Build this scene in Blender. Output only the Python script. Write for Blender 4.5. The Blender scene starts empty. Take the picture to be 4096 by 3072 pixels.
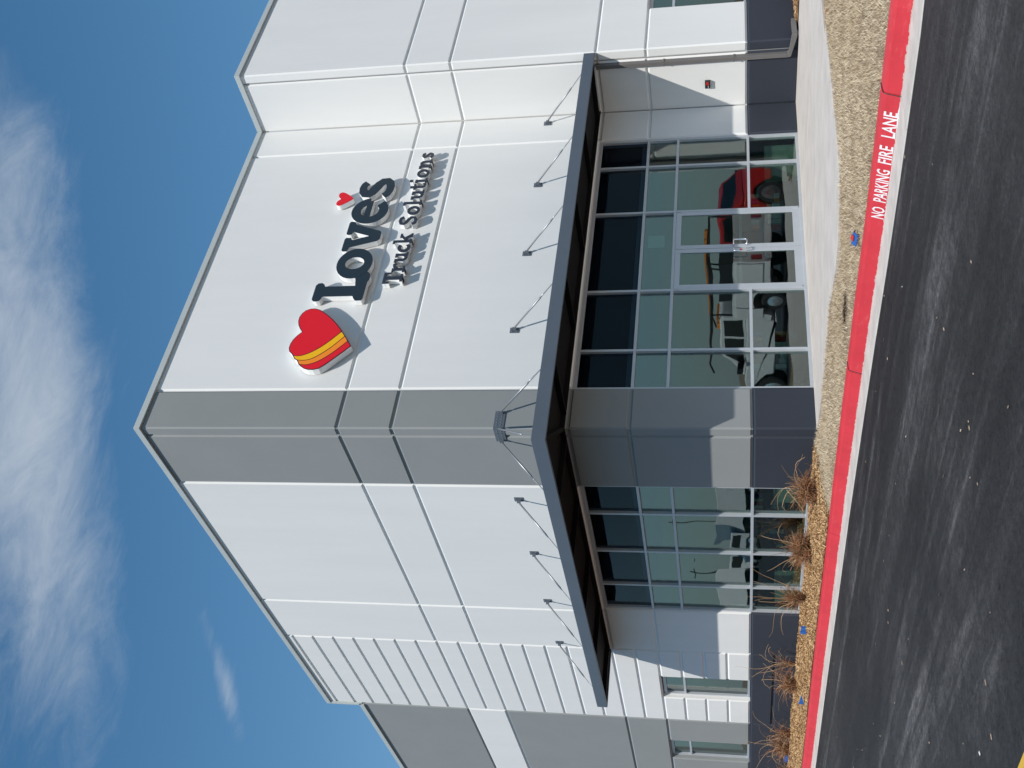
import bpy, math, random
import numpy as np
from mathutils import Vector, Matrix
random.seed(7); rng = np.random.default_rng(11)
sc = bpy.context.scene
col = sc.collection
# ---------------------------------------------------------------- camera
yaw, pitch, roll = 0.8867, 0.2028, -0.0074
cam_pos = Vector((-13.1737, -17.5906, 1.5))
dv = Vector((math.cos(yaw)*math.cos(pitch), math.sin(yaw)*math.cos(pitch), math.sin(pitch)))
rv = Vector((math.sin(yaw), -math.cos(yaw), 0)); uv = rv.cross(dv)
r2 = math.cos(roll)*rv + math.sin(roll)*uv
u2 = -math.sin(roll)*rv + math.cos(roll)*uv
cd = bpy.data.cameras.new('camera'); co = bpy.data.objects.new('camera', cd); col.objects.link(co)
X, Y, Z = -u2, r2, -dv            # the photograph was taken with the phone turned on its side
co.matrix_world = Matrix(((X.x, Y.x, Z.x, cam_pos.x), (X.y, Y.y, Z.y, cam_pos.y), (X.z, Y.z, Z.z, cam_pos.z), (0, 0, 0, 1)))
cd.sensor_width = 36.0; cd.lens = 4378.3/4096*36; cd.clip_end = 3000; cd.clip_start = 0.1
sc.camera = co
# ---------------------------------------------------------------- sky, sun, exposure
SUN = Vector((-1.0, -0.965, 1.77)).normalized()
elev = math.asin(SUN.z); az = math.atan2(SUN.x, SUN.y)
w = bpy.data.worlds.new('World'); sc.world = w; w.use_nodes = True
nt = w.node_tree; nt.nodes.clear()
def N(t, **k):
    n = nt.nodes.new(t)
    for a, b in k.items(): setattr(n, a, b)
    return n
def mth(op, a, b=None, c=None):
    n = N('ShaderNodeMath', operation=op)
    for i, v in enumerate((a, b, c)):
        if v is None: continue
        if isinstance(v, (int, float)): n.inputs[i].default_value = v
        else: nt.links.new(v, n.inputs[i])
    return n.outputs[0]
sky = N('ShaderNodeTexSky', sky_type='NISHITA'); sky.sun_disc = False
sky.sun_elevation = elev; sky.sun_rotation = az; sky.air_density = 1.0; sky.dust_density = 0.1; sky.ozone_density = 3.5
tc = N('ShaderNodeTexCoord')
sep = N('ShaderNodeSeparateXYZ'); nt.links.new(tc.outputs['Generated'], sep.inputs[0])
zc = mth('MAXIMUM', sep.outputs[2], 0.06)
px = mth('DIVIDE', sep.outputs[0], zc); py = mth('DIVIDE', sep.outputs[1], zc)
cmb = N('ShaderNodeCombineXYZ'); nt.links.new(px, cmb.inputs[0]); nt.links.new(py, cmb.inputs[1])
def noise(vec, scale, detail, rough, dist, mp=None):
    m = N('ShaderNodeMapping')
    if mp:
        m.inputs['Location'].default_value = mp[0]; m.inputs['Rotation'].default_value = mp[1]; m.inputs['Scale'].default_value = mp[2]
    nt.links.new(vec, m.inputs[0])
    n = N('ShaderNodeTexNoise'); n.inputs['Scale'].default_value = scale; n.inputs['Detail'].default_value = detail
    n.inputs['Roughness'].default_value = rough; n.inputs['Distortion'].default_value = dist
    nt.links.new(m.outputs[0], n.inputs['Vector']); return n.outputs['Fac']
def gauss(cx, cy, sx, sy, ang):
    ca, sa = math.cos(ang), math.sin(ang)
    dx = mth('SUBTRACT', px, cx); dy = mth('SUBTRACT', py, cy)
    a = mth('ADD', mth('MULTIPLY', dx, ca/sx), mth('MULTIPLY', dy, sa/sx))
    b = mth('ADD', mth('MULTIPLY', dx, -sa/sy), mth('MULTIPLY', dy, ca/sy))
    q = mth('ADD', mth('MULTIPLY', a, a), mth('MULTIPLY', b, b))
    return mth('EXPONENT', mth('MULTIPLY', q, -1.0))
nbig = noise(cmb.outputs[0], 1.7, 10, 0.60, 0.35, ((3.1, 1.7, 0), (0, 0, 0.7), (1.0, 1.35, 1)))
nfine = noise(cmb.outputs[0], 4.6, 12, 0.70, 0.5, ((0.4, 2.7, 0), (0, 0, 2.2), (1.0, 1.75, 1)))
band = gauss(0.90, 1.06, 0.44, 0.20, 2.35)
wisp = gauss(0.82, 1.92, 0.17, 0.036, 1.95)
veil = gauss(0.70, 1.44, 0.34, 0.22, 2.2)
den = mth('ADD', mth('MULTIPLY', band, 0.56), mth('ADD', mth('MULTIPLY', wisp, 0.38), mth('MULTIPLY', veil, 0.24)))
den = mth('ADD', den, mth('ADD', mth('MULTIPLY', nbig, 0.55), mth('MULTIPLY', nfine, 0.72)))
cl = N('ShaderNodeMapRange'); cl.inputs['From Min'].default_value = 0.78; cl.inputs['From Max'].default_value = 1.50
cl.interpolation_type = 'SMOOTHSTEP'
nt.links.new(den, cl.inputs['Value'])
fac = mth('MULTIPLY', cl.outputs[0], 0.82)
mx = N('ShaderNodeMix', data_type='RGBA'); nt.links.new(fac, mx.inputs[0]); hsv = N('ShaderNodeHueSaturation'); hsv.inputs['Saturation'].default_value = 1.15; hsv.inputs['Value'].default_value = 1.0; tnt = N('ShaderNodeMix', data_type='RGBA', blend_type='MULTIPLY'); tnt.inputs[0].default_value = 1; tnt.inputs[7].default_value = (0.90, 1.09, 1.05, 1); nt.links.new(sky.outputs[0], tnt.inputs[6]); nt.links.new(tnt.outputs[2], hsv.inputs['Color']); hz = mth('MULTIPLY', mth('EXPONENT', mth('MULTIPLY', sep.outputs[2], -5.0)), 0.80)
hzm = N('ShaderNodeMix', data_type='RGBA'); nt.links.new(hz, hzm.inputs[0]); nt.links.new(hsv.outputs[0], hzm.inputs[6]); hzm.inputs[7].default_value = (2.45, 3.2, 4.1, 1); nt.links.new(hzm.outputs[2], mx.inputs[6])
mx.inputs[7].default_value = (4.6, 5.2, 5.9, 1)
bg = N('ShaderNodeBackground'); bg.inputs['Strength'].default_value = 0.10
nt.links.new(mx.outputs[2], bg.inputs[0])
ow = N('ShaderNodeOutputWorld'); nt.links.new(bg.outputs[0], ow.inputs[0])
sl = bpy.data.lights.new('sun', 'SUN'); sl.energy = 4.2; sl.angle = math.radians(0.53); sl.color = (1.0, 0.965, 0.90)
so = bpy.data.objects.new('sun', sl); col.objects.link(so)
so.rotation_euler = (-SUN).to_track_quat('-Z', 'Y').to_euler()
vs = sc.view_settings; vs.view_transform = 'Standard'; vs.look = 'None'; vs.exposure = 0.16; vs.gamma = 1.0
sc.cycles.max_bounces = 8; sc.cycles.transparent_max_bounces = 16; sc.cycles.use_denoising = True

# ---------------------------------------------------------------- materials
def material(name, color, rough=0.6, var=0.0, vscale=2.0, bump=0.0, bscale=60.0, metal=0.0, spec=0.5, color2=None, stretch=None):
    m = bpy.data.materials.new(name); m.use_nodes = True
    t = m.node_tree; b = t.nodes['Principled BSDF']
    b.inputs['Base Color'].default_value = (*color, 1); b.inputs['Roughness'].default_value = rough
    b.inputs['Metallic'].default_value = metal; b.inputs['Specular IOR Level'].default_value = spec
    tcn = t.nodes.new('ShaderNodeTexCoord'); vec = tcn.outputs['Object']
    if stretch:
        mp = t.nodes.new('ShaderNodeMapping'); mp.inputs['Rotation'].default_value = (0, 0, stretch[0]); mp.inputs['Scale'].default_value = stretch[1]
        t.links.new(vec, mp.inputs[0]); vec = mp.outputs[0]
    if var > 0 or color2:
        n = t.nodes.new('ShaderNodeTexNoise'); n.inputs['Scale'].default_value = vscale; n.inputs['Detail'].default_value = 8
        n.inputs['Roughness'].default_value = 0.62
        t.links.new(vec, n.inputs['Vector'])
        r = t.nodes.new('ShaderNodeValToRGB'); r.color_ramp.elements[0].position = 0.32; r.color_ramp.elements[1].position = 0.68
        c2 = color2 or tuple(min(1, c*(1+var)) for c in color)
        c1 = color if color2 else tuple(c*(1-var) for c in color)
        r.color_ramp.elements[0].color = (*c1, 1); r.color_ramp.elements[1].color = (*c2, 1)
        t.links.new(n.outputs['Fac'], r.inputs[0]); t.links.new(r.outputs[0], b.inputs['Base Color'])
    if bump > 0:
        n = t.nodes.new('ShaderNodeTexNoise'); n.inputs['Scale'].default_value = bscale; n.inputs['Detail'].default_value = 6
        t.links.new(tcn.outputs['Object'], n.inputs['Vector'])
        bp = t.nodes.new('ShaderNodeBump'); bp.inputs['Strength'].default_value = bump; bp.inputs['Distance'].default_value = 0.01
        t.links.new(n.outputs['Fac'], bp.inputs['Height']); t.links.new(bp.outputs[0], b.inputs['Normal'])
    return m
M = {}
M['white'] = material('white_painted_concrete', (0.725, 0.72, 0.705), 0.75, 0.024, 0.9, 0.10, 45, spec=0.3, stretch=(0, (1.3, 1.3, 0.22)))
M['grey'] = material('grey_painted_concrete', (0.262, 0.272, 0.270), 0.75, 0.03, 0.6, 0.10, 45, spec=0.3)
M['charcoal'] = material('charcoal_painted_concrete', (0.030, 0.035, 0.049), 0.75, 0.06, 0.8, 0.12, 45, spec=0.35)
M['coping'] = material('grey_coping_metal', (0.46, 0.49, 0.48), 0.45, 0.04, 1.5, spec=0.5)
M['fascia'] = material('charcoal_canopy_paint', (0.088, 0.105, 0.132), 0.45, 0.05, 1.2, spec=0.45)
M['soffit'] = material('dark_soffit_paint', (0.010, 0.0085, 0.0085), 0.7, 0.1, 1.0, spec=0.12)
M['steel'] = material('galvanised_rod', (0.30, 0.31, 0.33), 0.4, 0.1, 20, metal=0.6)
M['plate'] = material('charcoal_hanger_plate', (0.10, 0.115, 0.14), 0.5)
M['alu'] = material('clear_anodised_aluminium', (0.52, 0.54, 0.57), 0.42, 0.03, 4, metal=0.35)
M['chrome'] = material('polished_steel', (0.85, 0.86, 0.88), 0.22, metal=0.9)
M['dark'] = material('black_panel', (0.012, 0.013, 0.017), 0.7)
M['interior'] = material('interior_plaster', (0.22, 0.26, 0.27), 0.9)
M['int_floor'] = material('interior_floor_tile', (0.36, 0.40, 0.36), 0.5, 0.08, 3)
M['int_dark'] = material('interior_counter', (0.08, 0.07, 0.06), 0.6)
M['seal'] = material('caulk_grey', (0.22, 0.22, 0.22), 0.8)
M['downspout'] = material('bronze_grey_downspout', (0.15, 0.14, 0.135), 0.5, 0.05, 3)
M['redplastic'] = material('red_plastic', (0.5, 0.02, 0.02), 0.35)
M['black'] = material('black_plastic', (0.015, 0.015, 0.017), 0.45)
M['sign_dark'] = material('sign_face_charcoal', (0.020, 0.030, 0.039), 0.35, spec=0.4)
M['sign_dark2'] = material('sign_face_dark', (0.032, 0.036, 0.052), 0.35, spec=0.4)
M['return'] = material('white_sign_return', (0.80, 0.80, 0.79), 0.22, spec=0.6)
M['red'] = material('sign_red', (0.76, 0.010, 0.020), 0.4, spec=0.35)
M['yellow'] = material('sign_yellow', (0.92, 0.47, 0.004), 0.4, spec=0.35)
M['orange'] = material('sign_orange', (0.93, 0.26, 0.018), 0.4, spec=0.35)
M['outline'] = material('sign_outline', (0.05, 0.008, 0.02), 0.5)
M['concrete'] = material('pale_concrete', (0.485, 0.445, 0.41), 0.85, 0.10, 1.6, 0.3, 60)
M['gutter'] = material('gutter_concrete', (0.50, 0.46, 0.42), 0.88, 0.16, 3.0, 0.3, 70)
M['white_paint'] = material('white_road_paint', (0.66, 0.60, 0.60), 0.6, 0.1, 22, color2=(0.82, 0.81, 0.81))
M['yellow_paint'] = material('yellow_road_paint', (0.55, 0.33, 0.03), 0.7, 0.1, 6)
M['blue'] = material('blue_flag_plastic', (0.02, 0.095, 0.33), 0.4)
M['paper'] = material('paper', (0.7, 0.72, 0.72), 0.8)
M['tyre'] = material('tyre_rubber', (0.02, 0.02, 0.022), 0.8)
M['veh_white'] = material('white_vehicle_paint', (0.80, 0.81, 0.80), 0.25, spec=0.6)
M['veh_red'] = material('red_vehicle_paint', (0.50, 0.015, 0.015), 0.25, spec=0.6)
M['veh_glass'] = material('vehicle_glass', (0.01, 0.012, 0.014), 0.08, spec=0.8)
M['amber'] = material('amber_lens', (0.8, 0.25, 0.02), 0.3)
M['straw'] = material('straw_stem', (0.44, 0.28, 0.15), 0.8)
M['dark_stem'] = material('dark_dead_stem', (0.09, 0.045, 0.025), 0.85)
M['rust_stem'] = material('rust_brown_stem', (0.29, 0.125, 0.055), 0.8)

def attr_mat(name, rough=0.85, spec=0.2, translucent=0.0):
    m = bpy.data.materials.new(name); m.use_nodes = True; t = m.node_tree; b = t.nodes['Principled BSDF']
    a = t.nodes.new('ShaderNodeAttribute'); a.attribute_name = 'tint'
    t.links.new(a.outputs['Color'], b.inputs['Base Color']); b.inputs['Roughness'].default_value = rough
    b.inputs['Specular IOR Level'].default_value = spec
    return m
M['chips'] = attr_mat('cedar_mulch_chips'); M['blades'] = attr_mat('dormant_grass_blades')
M['debris'] = attr_mat('road_debris')

# red kerb paint: faded on the top, scuffs and chips
def kerb_paint():
    m = material('red_kerb_paint', (0.545, 0.036, 0.047), 0.62, 0.09, 2.5, 0.2, 70, spec=0.35)
    t = m.node_tree; b = t.nodes['Principled BSDF']
    src = b.inputs['Base Color'].links[0].from_socket
    tcn = t.nodes.new('ShaderNodeTexCoord'); n = t.nodes.new('ShaderNodeTexNoise'); n.inputs['Scale'].default_value = 9; n.inputs['Detail'].default_value = 10; n.inputs['Roughness'].default_value = .75
    mp = t.nodes.new('ShaderNodeMapping'); mp.inputs['Scale'].default_value = (1.6, .45, 1.6)
    t.links.new(tcn.outputs['Object'], mp.inputs[0]); t.links.new(mp.outputs[0], n.inputs['Vector'])
    r = t.nodes.new('ShaderNodeMapRange'); r.inputs['From Min'].default_value = .57; r.inputs['From Max'].default_value = .76; r.inputs['To Max'].default_value = .55
    t.links.new(n.outputs['Fac'], r.inputs['Value'])
    mxn = t.nodes.new('ShaderNodeMix'); mxn.data_type = 'RGBA'; t.links.new(r.outputs[0], mxn.inputs[0]); t.links.new(src, mxn.inputs[6])
    mxn.inputs[7].default_value = (0.62, 0.17, 0.16, 1); 
    sx = t.nodes.new('ShaderNodeSeparateXYZ'); t.links.new(tcn.outputs['Object'], sx.inputs[0])
    e = t.nodes.new('ShaderNodeMapRange'); e.inputs['From Min'].default_value = -.247; e.inputs['From Max'].default_value = -.222; e.inputs['To Min'].default_value = .34; e.inputs['To Max'].default_value = 0
    t.links.new(sx.outputs[2], e.inputs['Value'])
    n2 = t.nodes.new('ShaderNodeTexNoise'); n2.inputs['Scale'].default_value = 14; n2.inputs['Detail'].default_value = 8; n2.inputs['Roughness'].default_value = .7; t.links.new(tcn.outputs['Object'], n2.inputs['Vector'])
    ad = t.nodes.new('ShaderNodeMath'); ad.operation = 'ADD'; t.links.new(e.outputs[0], ad.inputs[0]); t.links.new(n2.outputs['Fac'], ad.inputs[1])
    g2 = t.nodes.new('ShaderNodeMapRange'); g2.inputs['From Min'].default_value = .70; g2.inputs['From Max'].default_value = .74; t.links.new(ad.outputs[0], g2.inputs['Value'])
    m2 = t.nodes.new('ShaderNodeMix'); m2.data_type = 'RGBA'; t.links.new(g2.outputs[0], m2.inputs[0]); t.links.new(mxn.outputs[2], m2.inputs[6]); m2.inputs[7].default_value = (0.50, 0.36, 0.33, 1)
    t.links.new(m2.outputs[2], b.inputs['Base Color']); return m
M['kerb_red'] = kerb_paint()

def asphalt():
    m = bpy.data.materials.new('sealed_asphalt'); m.use_nodes = True; t = m.node_tree; b = t.nodes['Principled BSDF']
    L = t.links.new
    tcn = t.nodes.new('ShaderNodeTexCoord')
    def nz(scale, detail, rough, rot=0, sc_=(1, 1, 1), dist=0.0, loc=(0, 0, 0)):
        mp = t.nodes.new('ShaderNodeMapping'); mp.inputs['Rotation'].default_value = (0, 0, rot); mp.inputs['Scale'].default_value = sc_; mp.inputs['Location'].default_value = loc
        L(tcn.outputs['Object'], mp.inputs[0])
        n = t.nodes.new('ShaderNodeTexNoise'); n.inputs['Scale'].default_value = scale; n.inputs['Detail'].default_value = detail; n.inputs['Roughness'].default_value = rough; n.inputs['Distortion'].default_value = dist
        L(mp.outputs[0], n.inputs['Vector']); return n.outputs['Fac']
    def mr(v, a, b_, c=0, d=1):
        r = t.nodes.new('ShaderNodeMapRange'); r.inputs['From Min'].default_value = a; r.inputs['From Max'].default_value = b_
        r.inputs['To Min'].default_value = c; r.inputs['To Max'].default_value = d; L(v, r.inputs['Value']); return r.outputs[0]
    def mu(a, b_, op='MULTIPLY'):
        n = t.nodes.new('ShaderNodeMath'); n.operation = op
        for i, v in enumerate((a, b_)):
            if isinstance(v, (int, float)): n.inputs[i].default_value = v
            else: L(v, n.inputs[i])
        return n.outputs[0]
    big = mr(nz(0.45, 7, .65), .32, .68)
    patch = mr(nz(0.33, 6, .62, 0.3, (1.6, .7, 1), .6, (4, 1, 0)), .42, .62)
    grain = mr(nz(48, 5, .85), .36, .64)
    cg = mr(nz(22, 6, .85), .38, .64)
    fleck = mr(nz(38, 2, .5), .72, .78)
    s1 = mr(nz(1.0, 10, .66, 0.10, (2.0, 0.13, 1), .35), .52, .67)
    s2 = mr(nz(1.0, 9, .68, -0.14, (3.6, 0.11, 1), .4, (7, 3, 0)), .54, .68)
    s3 = mr(nz(1.0, 9, .68, 0.40, (2.6, 0.18, 1), .4, (2, 9, 0)), .57, .70)
    brk = mr(nz(6, 10, .80), .34, .64)
    st = mu(mu(mu(s1, .9), mu(s2, .7), 'ADD'), mu(s3, .7), 'ADD')
    st = mu(st, mu(mu(brk, .85), .15, 'ADD'))
    st = mu(st, mu(mu(patch, .80), .20, 'ADD'))
    sp = mu(mu(cg, .85), mu(grain, .55), 'ADD')
    v = mu(mu(big, .006), mu(mu(patch, mu(brk, .030)), .010, 'ADD'), 'ADD')
    v = mu(v, mu(st, .125), 'ADD')
    v = mu(v, mu(sp, .30, 'ADD'))
    v = mu(v, mu(sp, .009), 'ADD')
    v = mu(v, .003, 'ADD')
    cb = t.nodes.new('ShaderNodeCombineColor')
    L(v, cb.inputs[0]); L(mu(v, .97), cb.inputs[1]); L(mu(v, .98), cb.inputs[2])
    L(cb.outputs[0], b.inputs['Base Color'])
    L(mr(st, 0, 1, .62, .85), b.inputs['Roughness']); b.inputs['Specular IOR Level'].default_value = .16
    bp = t.nodes.new('ShaderNodeBump'); bp.inputs['Strength'].default_value = .8; bp.inputs['Distance'].default_value = .012
    L(nz(42, 6, .8), bp.inputs['Height']); L(bp.outputs[0], b.inputs['Normal'])
    return m
M['asphalt'] = asphalt()
M['soil'] = material('dry_lawn_soil', (0.20, 0.14, 0.085), 0.95, 0.22, 3.5, 0.6, 30, color2=(0.33, 0.25, 0.16))
M['mulch'] = material('mulch_base', (0.22, 0.12, 0.055), 0.95, 0.3, 9, 0.8, 40, color2=(0.40, 0.25, 0.12))
M['terrain'] = material('dry_ground', (0.20, 0.15, 0.10), 0.95, 0.25, 0.05)

def glass(name, r0, tint, wave):
    m = bpy.data.materials.new(name); m.use_nodes = True; t = m.node_tree; t.nodes.clear(); L = t.links.new
    o = t.nodes.new('ShaderNodeOutputMaterial'); mixs = t.nodes.new('ShaderNodeMixShader')
    tr = t.nodes.new('ShaderNodeBsdfTransparent'); tr.inputs[0].default_value = (*tint, 1)
    gl = t.nodes.new('ShaderNodeBsdfGlossy'); gl.inputs['Roughness'].default_value = 0.0; gl.inputs['Color'].default_value = (.95, 1, 1, 1)
    lw = t.nodes.new('ShaderNodeLayerWeight'); lw.inputs[0].default_value = .5
    p5 = t.nodes.new('ShaderNodeMath'); p5.operation = 'POWER'; p5.inputs[1].default_value = 5; L(lw.outputs['Facing'], p5.inputs[0])
    ma = t.nodes.new('ShaderNodeMath'); ma.operation = 'MULTIPLY_ADD'; ma.inputs[1].default_value = 1-r0; ma.inputs[2].default_value = r0; L(p5.outputs[0], ma.inputs[0])
    L(ma.outputs[0], mixs.inputs[0]); L(tr.outputs[0], mixs.inputs[1]); L(gl.outputs[0], mixs.inputs[2]); L(mixs.outputs[0], o.inputs[0])
    tcn = t.nodes.new('ShaderNodeTexCoord'); n = t.nodes.new('ShaderNodeTexNoise'); n.inputs['Scale'].default_value = .9; n.inputs['Detail'].default_value = 1
    L(tcn.outputs['Object'], n.inputs['Vector'])
    bp = t.nodes.new('ShaderNodeBump'); bp.inputs['Strength'].default_value = 1; bp.inputs['Distance'].default_value = wave
    L(n.outputs['Fac'], bp.inputs['Height']); L(bp.outputs[0], gl.inputs['Normal'])
    return m
M['glass'] = glass('tinted_glass', 0.155, (0.55, 0.66, 0.62), 0.0045)
M['spandrel'] = glass('spandrel_glass', 0.009, (0.55, 0.62, 0.70), 0.003)

# ---------------------------------------------------------------- mesh helpers
class MB:
    def __init__(s): s.v = []; s.f = []
    def add(s, vs, fs):
        o = len(s.v); s.v += [tuple(p) for p in vs]; s.f += [tuple(i+o for i in f) for f in fs]; return s
    def box(s, x0, x1, y0, y1, z0, z1):
        return s.add([(x0,y0,z0),(x1,y0,z0),(x1,y1,z0),(x0,y1,z0),(x0,y0,z1),(x1,y0,z1),(x1,y1,z1),(x0,y1,z1)],
                     [(3,2,1,0),(4,5,6,7),(0,1,5,4),(1,2,6,5),(2,3,7,6),(3,0,4,7)])
    def prism(s, base, off):
        n = len(base); b = [Vector(p) for p in base]; o = Vector(off)
        return s.add(b + [p+o for p in b], [tuple(range(n))[::-1], tuple(range(n, 2*n))] + [(i, (i+1) % n, n+(i+1) % n, n+i) for i in range(n)])
    def tube(s, pts, rad, n=8, caps=True):
        pts = [Vector(p) for p in pts]; rad = rad if isinstance(rad, (list, tuple)) else [rad]*len(pts)
        rings = []; ref = None
        for i, p in enumerate(pts):
            d = (pts[min(i+1, len(pts)-1)] - pts[max(i-1, 0)]).normalized()
            if ref is None:
                ref = Vector((0, 0, 1)) if abs(d.z) < .9 else Vector((1, 0, 0))
            a = d.cross(ref).normalized(); b = d.cross(a).normalized(); ref = -b if (-b).dot(ref) > 0 else b
            rings.append([p + rad[i]*(math.cos(2*math.pi*k/n)*a + math.sin(2*math.pi*k/n)*b) for k in range(n)])
        vs = [q for r in rings for q in r]; fs = []
        for i in range(len(rings)-1):
            for k in range(n): fs.append((i*n+k, i*n+(k+1) % n, (i+1)*n+(k+1) % n, (i+1)*n+k))
        if caps: fs += [tuple(range(n))[::-1], tuple(range((len(rings)-1)*n, len(rings)*n))]
        return s.add(vs, fs)
    def sweep(s, pts, w, h, up=(0, 0, 1)):
        return s
    def build(s, name, mat, parent=None, smooth=False, bevel=0):
        me = bpy.data.meshes.new(name); me.from_pydata(s.v, [], s.f); me.validate(); me.update()
        o = bpy.data.objects.new(name, me); me.materials.append(M[mat] if isinstance(mat, str) else mat)
        link(o, parent)
        if smooth:
            for p in me.polygons: p.use_smooth = True
        if bevel:
            b = o.modifiers.new('bevel', 'BEVEL'); b.width = bevel; b.segments = 2; b.limit_method = 'ANGLE'
        return o
def link(o, parent=None):
    col.objects.link(o)
    if parent:
        o.parent = parent
        if parent.type == 'EMPTY' and not parent.get('_local'): o.location = -parent.location
def tag(o, label=None, cat=None, group=None, kind=None):
    for k, v in (('label', label), ('category', cat), ('group', group), ('kind', kind)):
        if v: o[k] = v
    return o
def thing(name, label, cat, loc=(0, 0, 0), group=None, rz=0, local=False):
    o = bpy.data.objects.new(name, None); col.objects.link(o); o.location = loc; o.rotation_euler.z = rz; o.empty_display_size = .2
    if local: o['_local'] = 1
    return tag(o, label, cat, group)
def quick(name, mat, parent, *boxes, **k):
    m = MB()
    for b in boxes: m.box(*b)
    return m.build(name, mat, parent, **k)

# ================================================================ setting: ground
A_, B_ = 10.28, 1.84             # inner corner position, projection of the wing
ZA = -0.25                       # asphalt level
me = MB().add([(-900,-900,-0.32),(900,-900,-0.32),(900,900,-0.32),(-900,900,-0.32)], [(0,1,2,3)]).build('terrain', 'terrain'); tag(me, kind='structure')
me = MB().add([(-75,-60,ZA),(60,-60,ZA),(60,110,ZA),(-75,110,ZA)], [(0,1,2,3)]).build('asphalt_road', 'asphalt'); tag(me, kind='structure')

path = [(-2.55,34),(-2.55,24),(-2.5,16),(-2.47,11),(-2.42,5),(-2.42,1),(-2.42,-2),(-2.50,-4.5),(-2.522,-5.05),(-2.58,-6.5),(-2.68,-8),(-2.72,-9.3),(-2.724,-9.98),(-2.73,-11),(-2.62,-11.9),(-2.25,-12.5),(-1.5,-12.85),(0,-12.95),(6,-12.95),(7.2,-12.65),(7.85,-11.9),(8,-11),(8,-7.4),(8.12,-6.85),(8.5,-6.5),(9.2,-6.45),(45,-6.45)]
P = [Vector((x, y)) for x, y in path]
def pathx(y):
    for a, b in zip(path[:14], path[1:14]):
        if a[1] >= y >= b[1]: return a[0] + (b[0]-a[0])*(a[1]-y)/(a[1]-b[1])
    return -2.7
def normals(P):
    out = []
    for i in range(len(P)):
        d = (P[min(i+1, len(P)-1)] - P[max(i-1, 0)]).normalized(); out.append(Vector((d.y, -d.x)))
    return out
# dense polyline so that sections can be cut where the joints are
dense = []
for a, b in zip(P, P[1:]):
    n = max(1, int((b-a).length/0.5))
    for k in range(n): dense.append(a.lerp(b, k/n))
dense.append(P[-1]); dn = normals(dense)
prof_k = [(0,-.42),(0,-.085),(.012,-.066),(.035,-.06),(.195,-.068),(.225,-.078),(.243,-.10),(.305,-.246),(.305,-.42)]
prof_g = [(.303,-.43),(.303,-.243),(.56,-.249),(.86,-.238),(.872,-.246),(.872,-.43)]
def extrude_profile(idx, prof, gap=0.006):
    m = MB(); n = len(prof); vs = []
    pts = [dense[i].copy() for i in idx]; nn = [dn[i] for i in idx]
    d0 = (pts[1]-pts[0]).normalized(); pts[0] += d0*gap; d1 = (pts[-1]-pts[-2]).normalized(); pts[-1] -= d1*gap
    for p, q in zip(pts, nn):
        for u, z in prof: vs.append((p.x+q.x*u, p.y+q.y*u, z))
    fs = []
    for i in range(len(pts)-1):
        for k in range(n-1): fs.append((i*n+k, i*n+k+1, (i+1)*n+k+1, (i+1)*n+k))
    fs += [tuple(range(n)), tuple(range((len(pts)-1)*n, len(pts)*n))[::-1]]
    return m.add(vs, fs)
joints_y = [33.9, 28, 23, 18.2, 13.6, 9.0, 4.3, -0.4, -5.05, -9.98]
cuts = [0]
for jy in joints_y[1:]:
    cuts.append(min(range(len(dense)), key=lambda i: abs(dense[i].y-jy) + (100 if dense[i].x > -2 else 0)))
k0 = cuts[-1]; cuts += [min(len(dense)-1, k0+9), min(len(dense)-1, k0+22)] + list(range(k0+36, len(dense)-1, 12)) + [len(dense)-1]
cuts = sorted(set(cuts))
for c in range(len(dense)):      # cut exactly at the two joints that show
    pass
kerb = thing('kerb', 'red painted concrete kerb with white fire lane lettering', 'kerb'); del kerb['category']; tag(kerb, kind='structure')
gut = thing('gutter', 'pale concrete gutter along the red kerb', 'gutter'); del gut['category']; tag(gut, kind='structure')
for a, b in zip(cuts, cuts[1:]):
    extrude_profile(range(a, b+1), prof_k).build('kerb_section', 'kerb_red', kerb)
    extrude_profile(range(a, b+1), prof_g, .004).build('gutter_section', 'gutter', gut)

# painted lettering on the kerb face
def text_mesh(body, bold=0.0):
    cu = bpy.data.curves.new('t', 'FONT'); cu.body = body; cu.size = 1; cu.offset = bold; cu.resolution_u = 2
    o = bpy.data.objects.new('t', cu); col.objects.link(o); bpy.context.view_layer.update()
    dg = bpy.context.evaluated_depsgraph_get(); m = bpy.data.meshes.new_from_object(o.evaluated_get(dg))
    vs = [v.co.copy() for v in m.vertices]; fs = [tuple(p.vertices) for p in m.polygons]
    bpy.data.objects.remove(o); bpy.data.curves.remove(cu); bpy.data.meshes.remove(m); return vs, fs
def on_kerb(y, h, off=0.004):    # h 0..1 up the kerb face
    u0, z0, u1, z1 = .305, -.246, .243, -.10
    ln = math.hypot(u1-u0, z1-z0); ux, uz = (z1-z0)/ln, -(u1-u0)/ln
    u = u0+(u1-u0)*h + ux*off; z = z0+(z1-z0)*h + uz*off
    return (pathx(y) - u, y, z)
words = [('NO', -8.165, -8.345), ('PARKING', -8.43, -8.93), ('FIRE', -9.02, -9.28), ('LANE', -9.40, -9.745)]
for wd, ya, yb in words:
    lo = 0
    vs, fs = text_mesh(wd, 0.016)
    xs = [v.x for v in vs]; ys = [v.y for v in vs]; x0, x1, y0, y1 = min(xs), max(xs), min(ys), max(ys)
    m = MB(); m.add([on_kerb(ya+(yb-ya)*(v.x-x0)/(x1-x0), (.06+.98*(v.y-y0)/(y1-y0))) for v in vs], fs)
    m.build('painted_word', 'white_paint', kerb)
m = MB()                          # thin strip of white overspray under the words
ys = np.linspace(-8.2, -9.95, 40)
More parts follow.
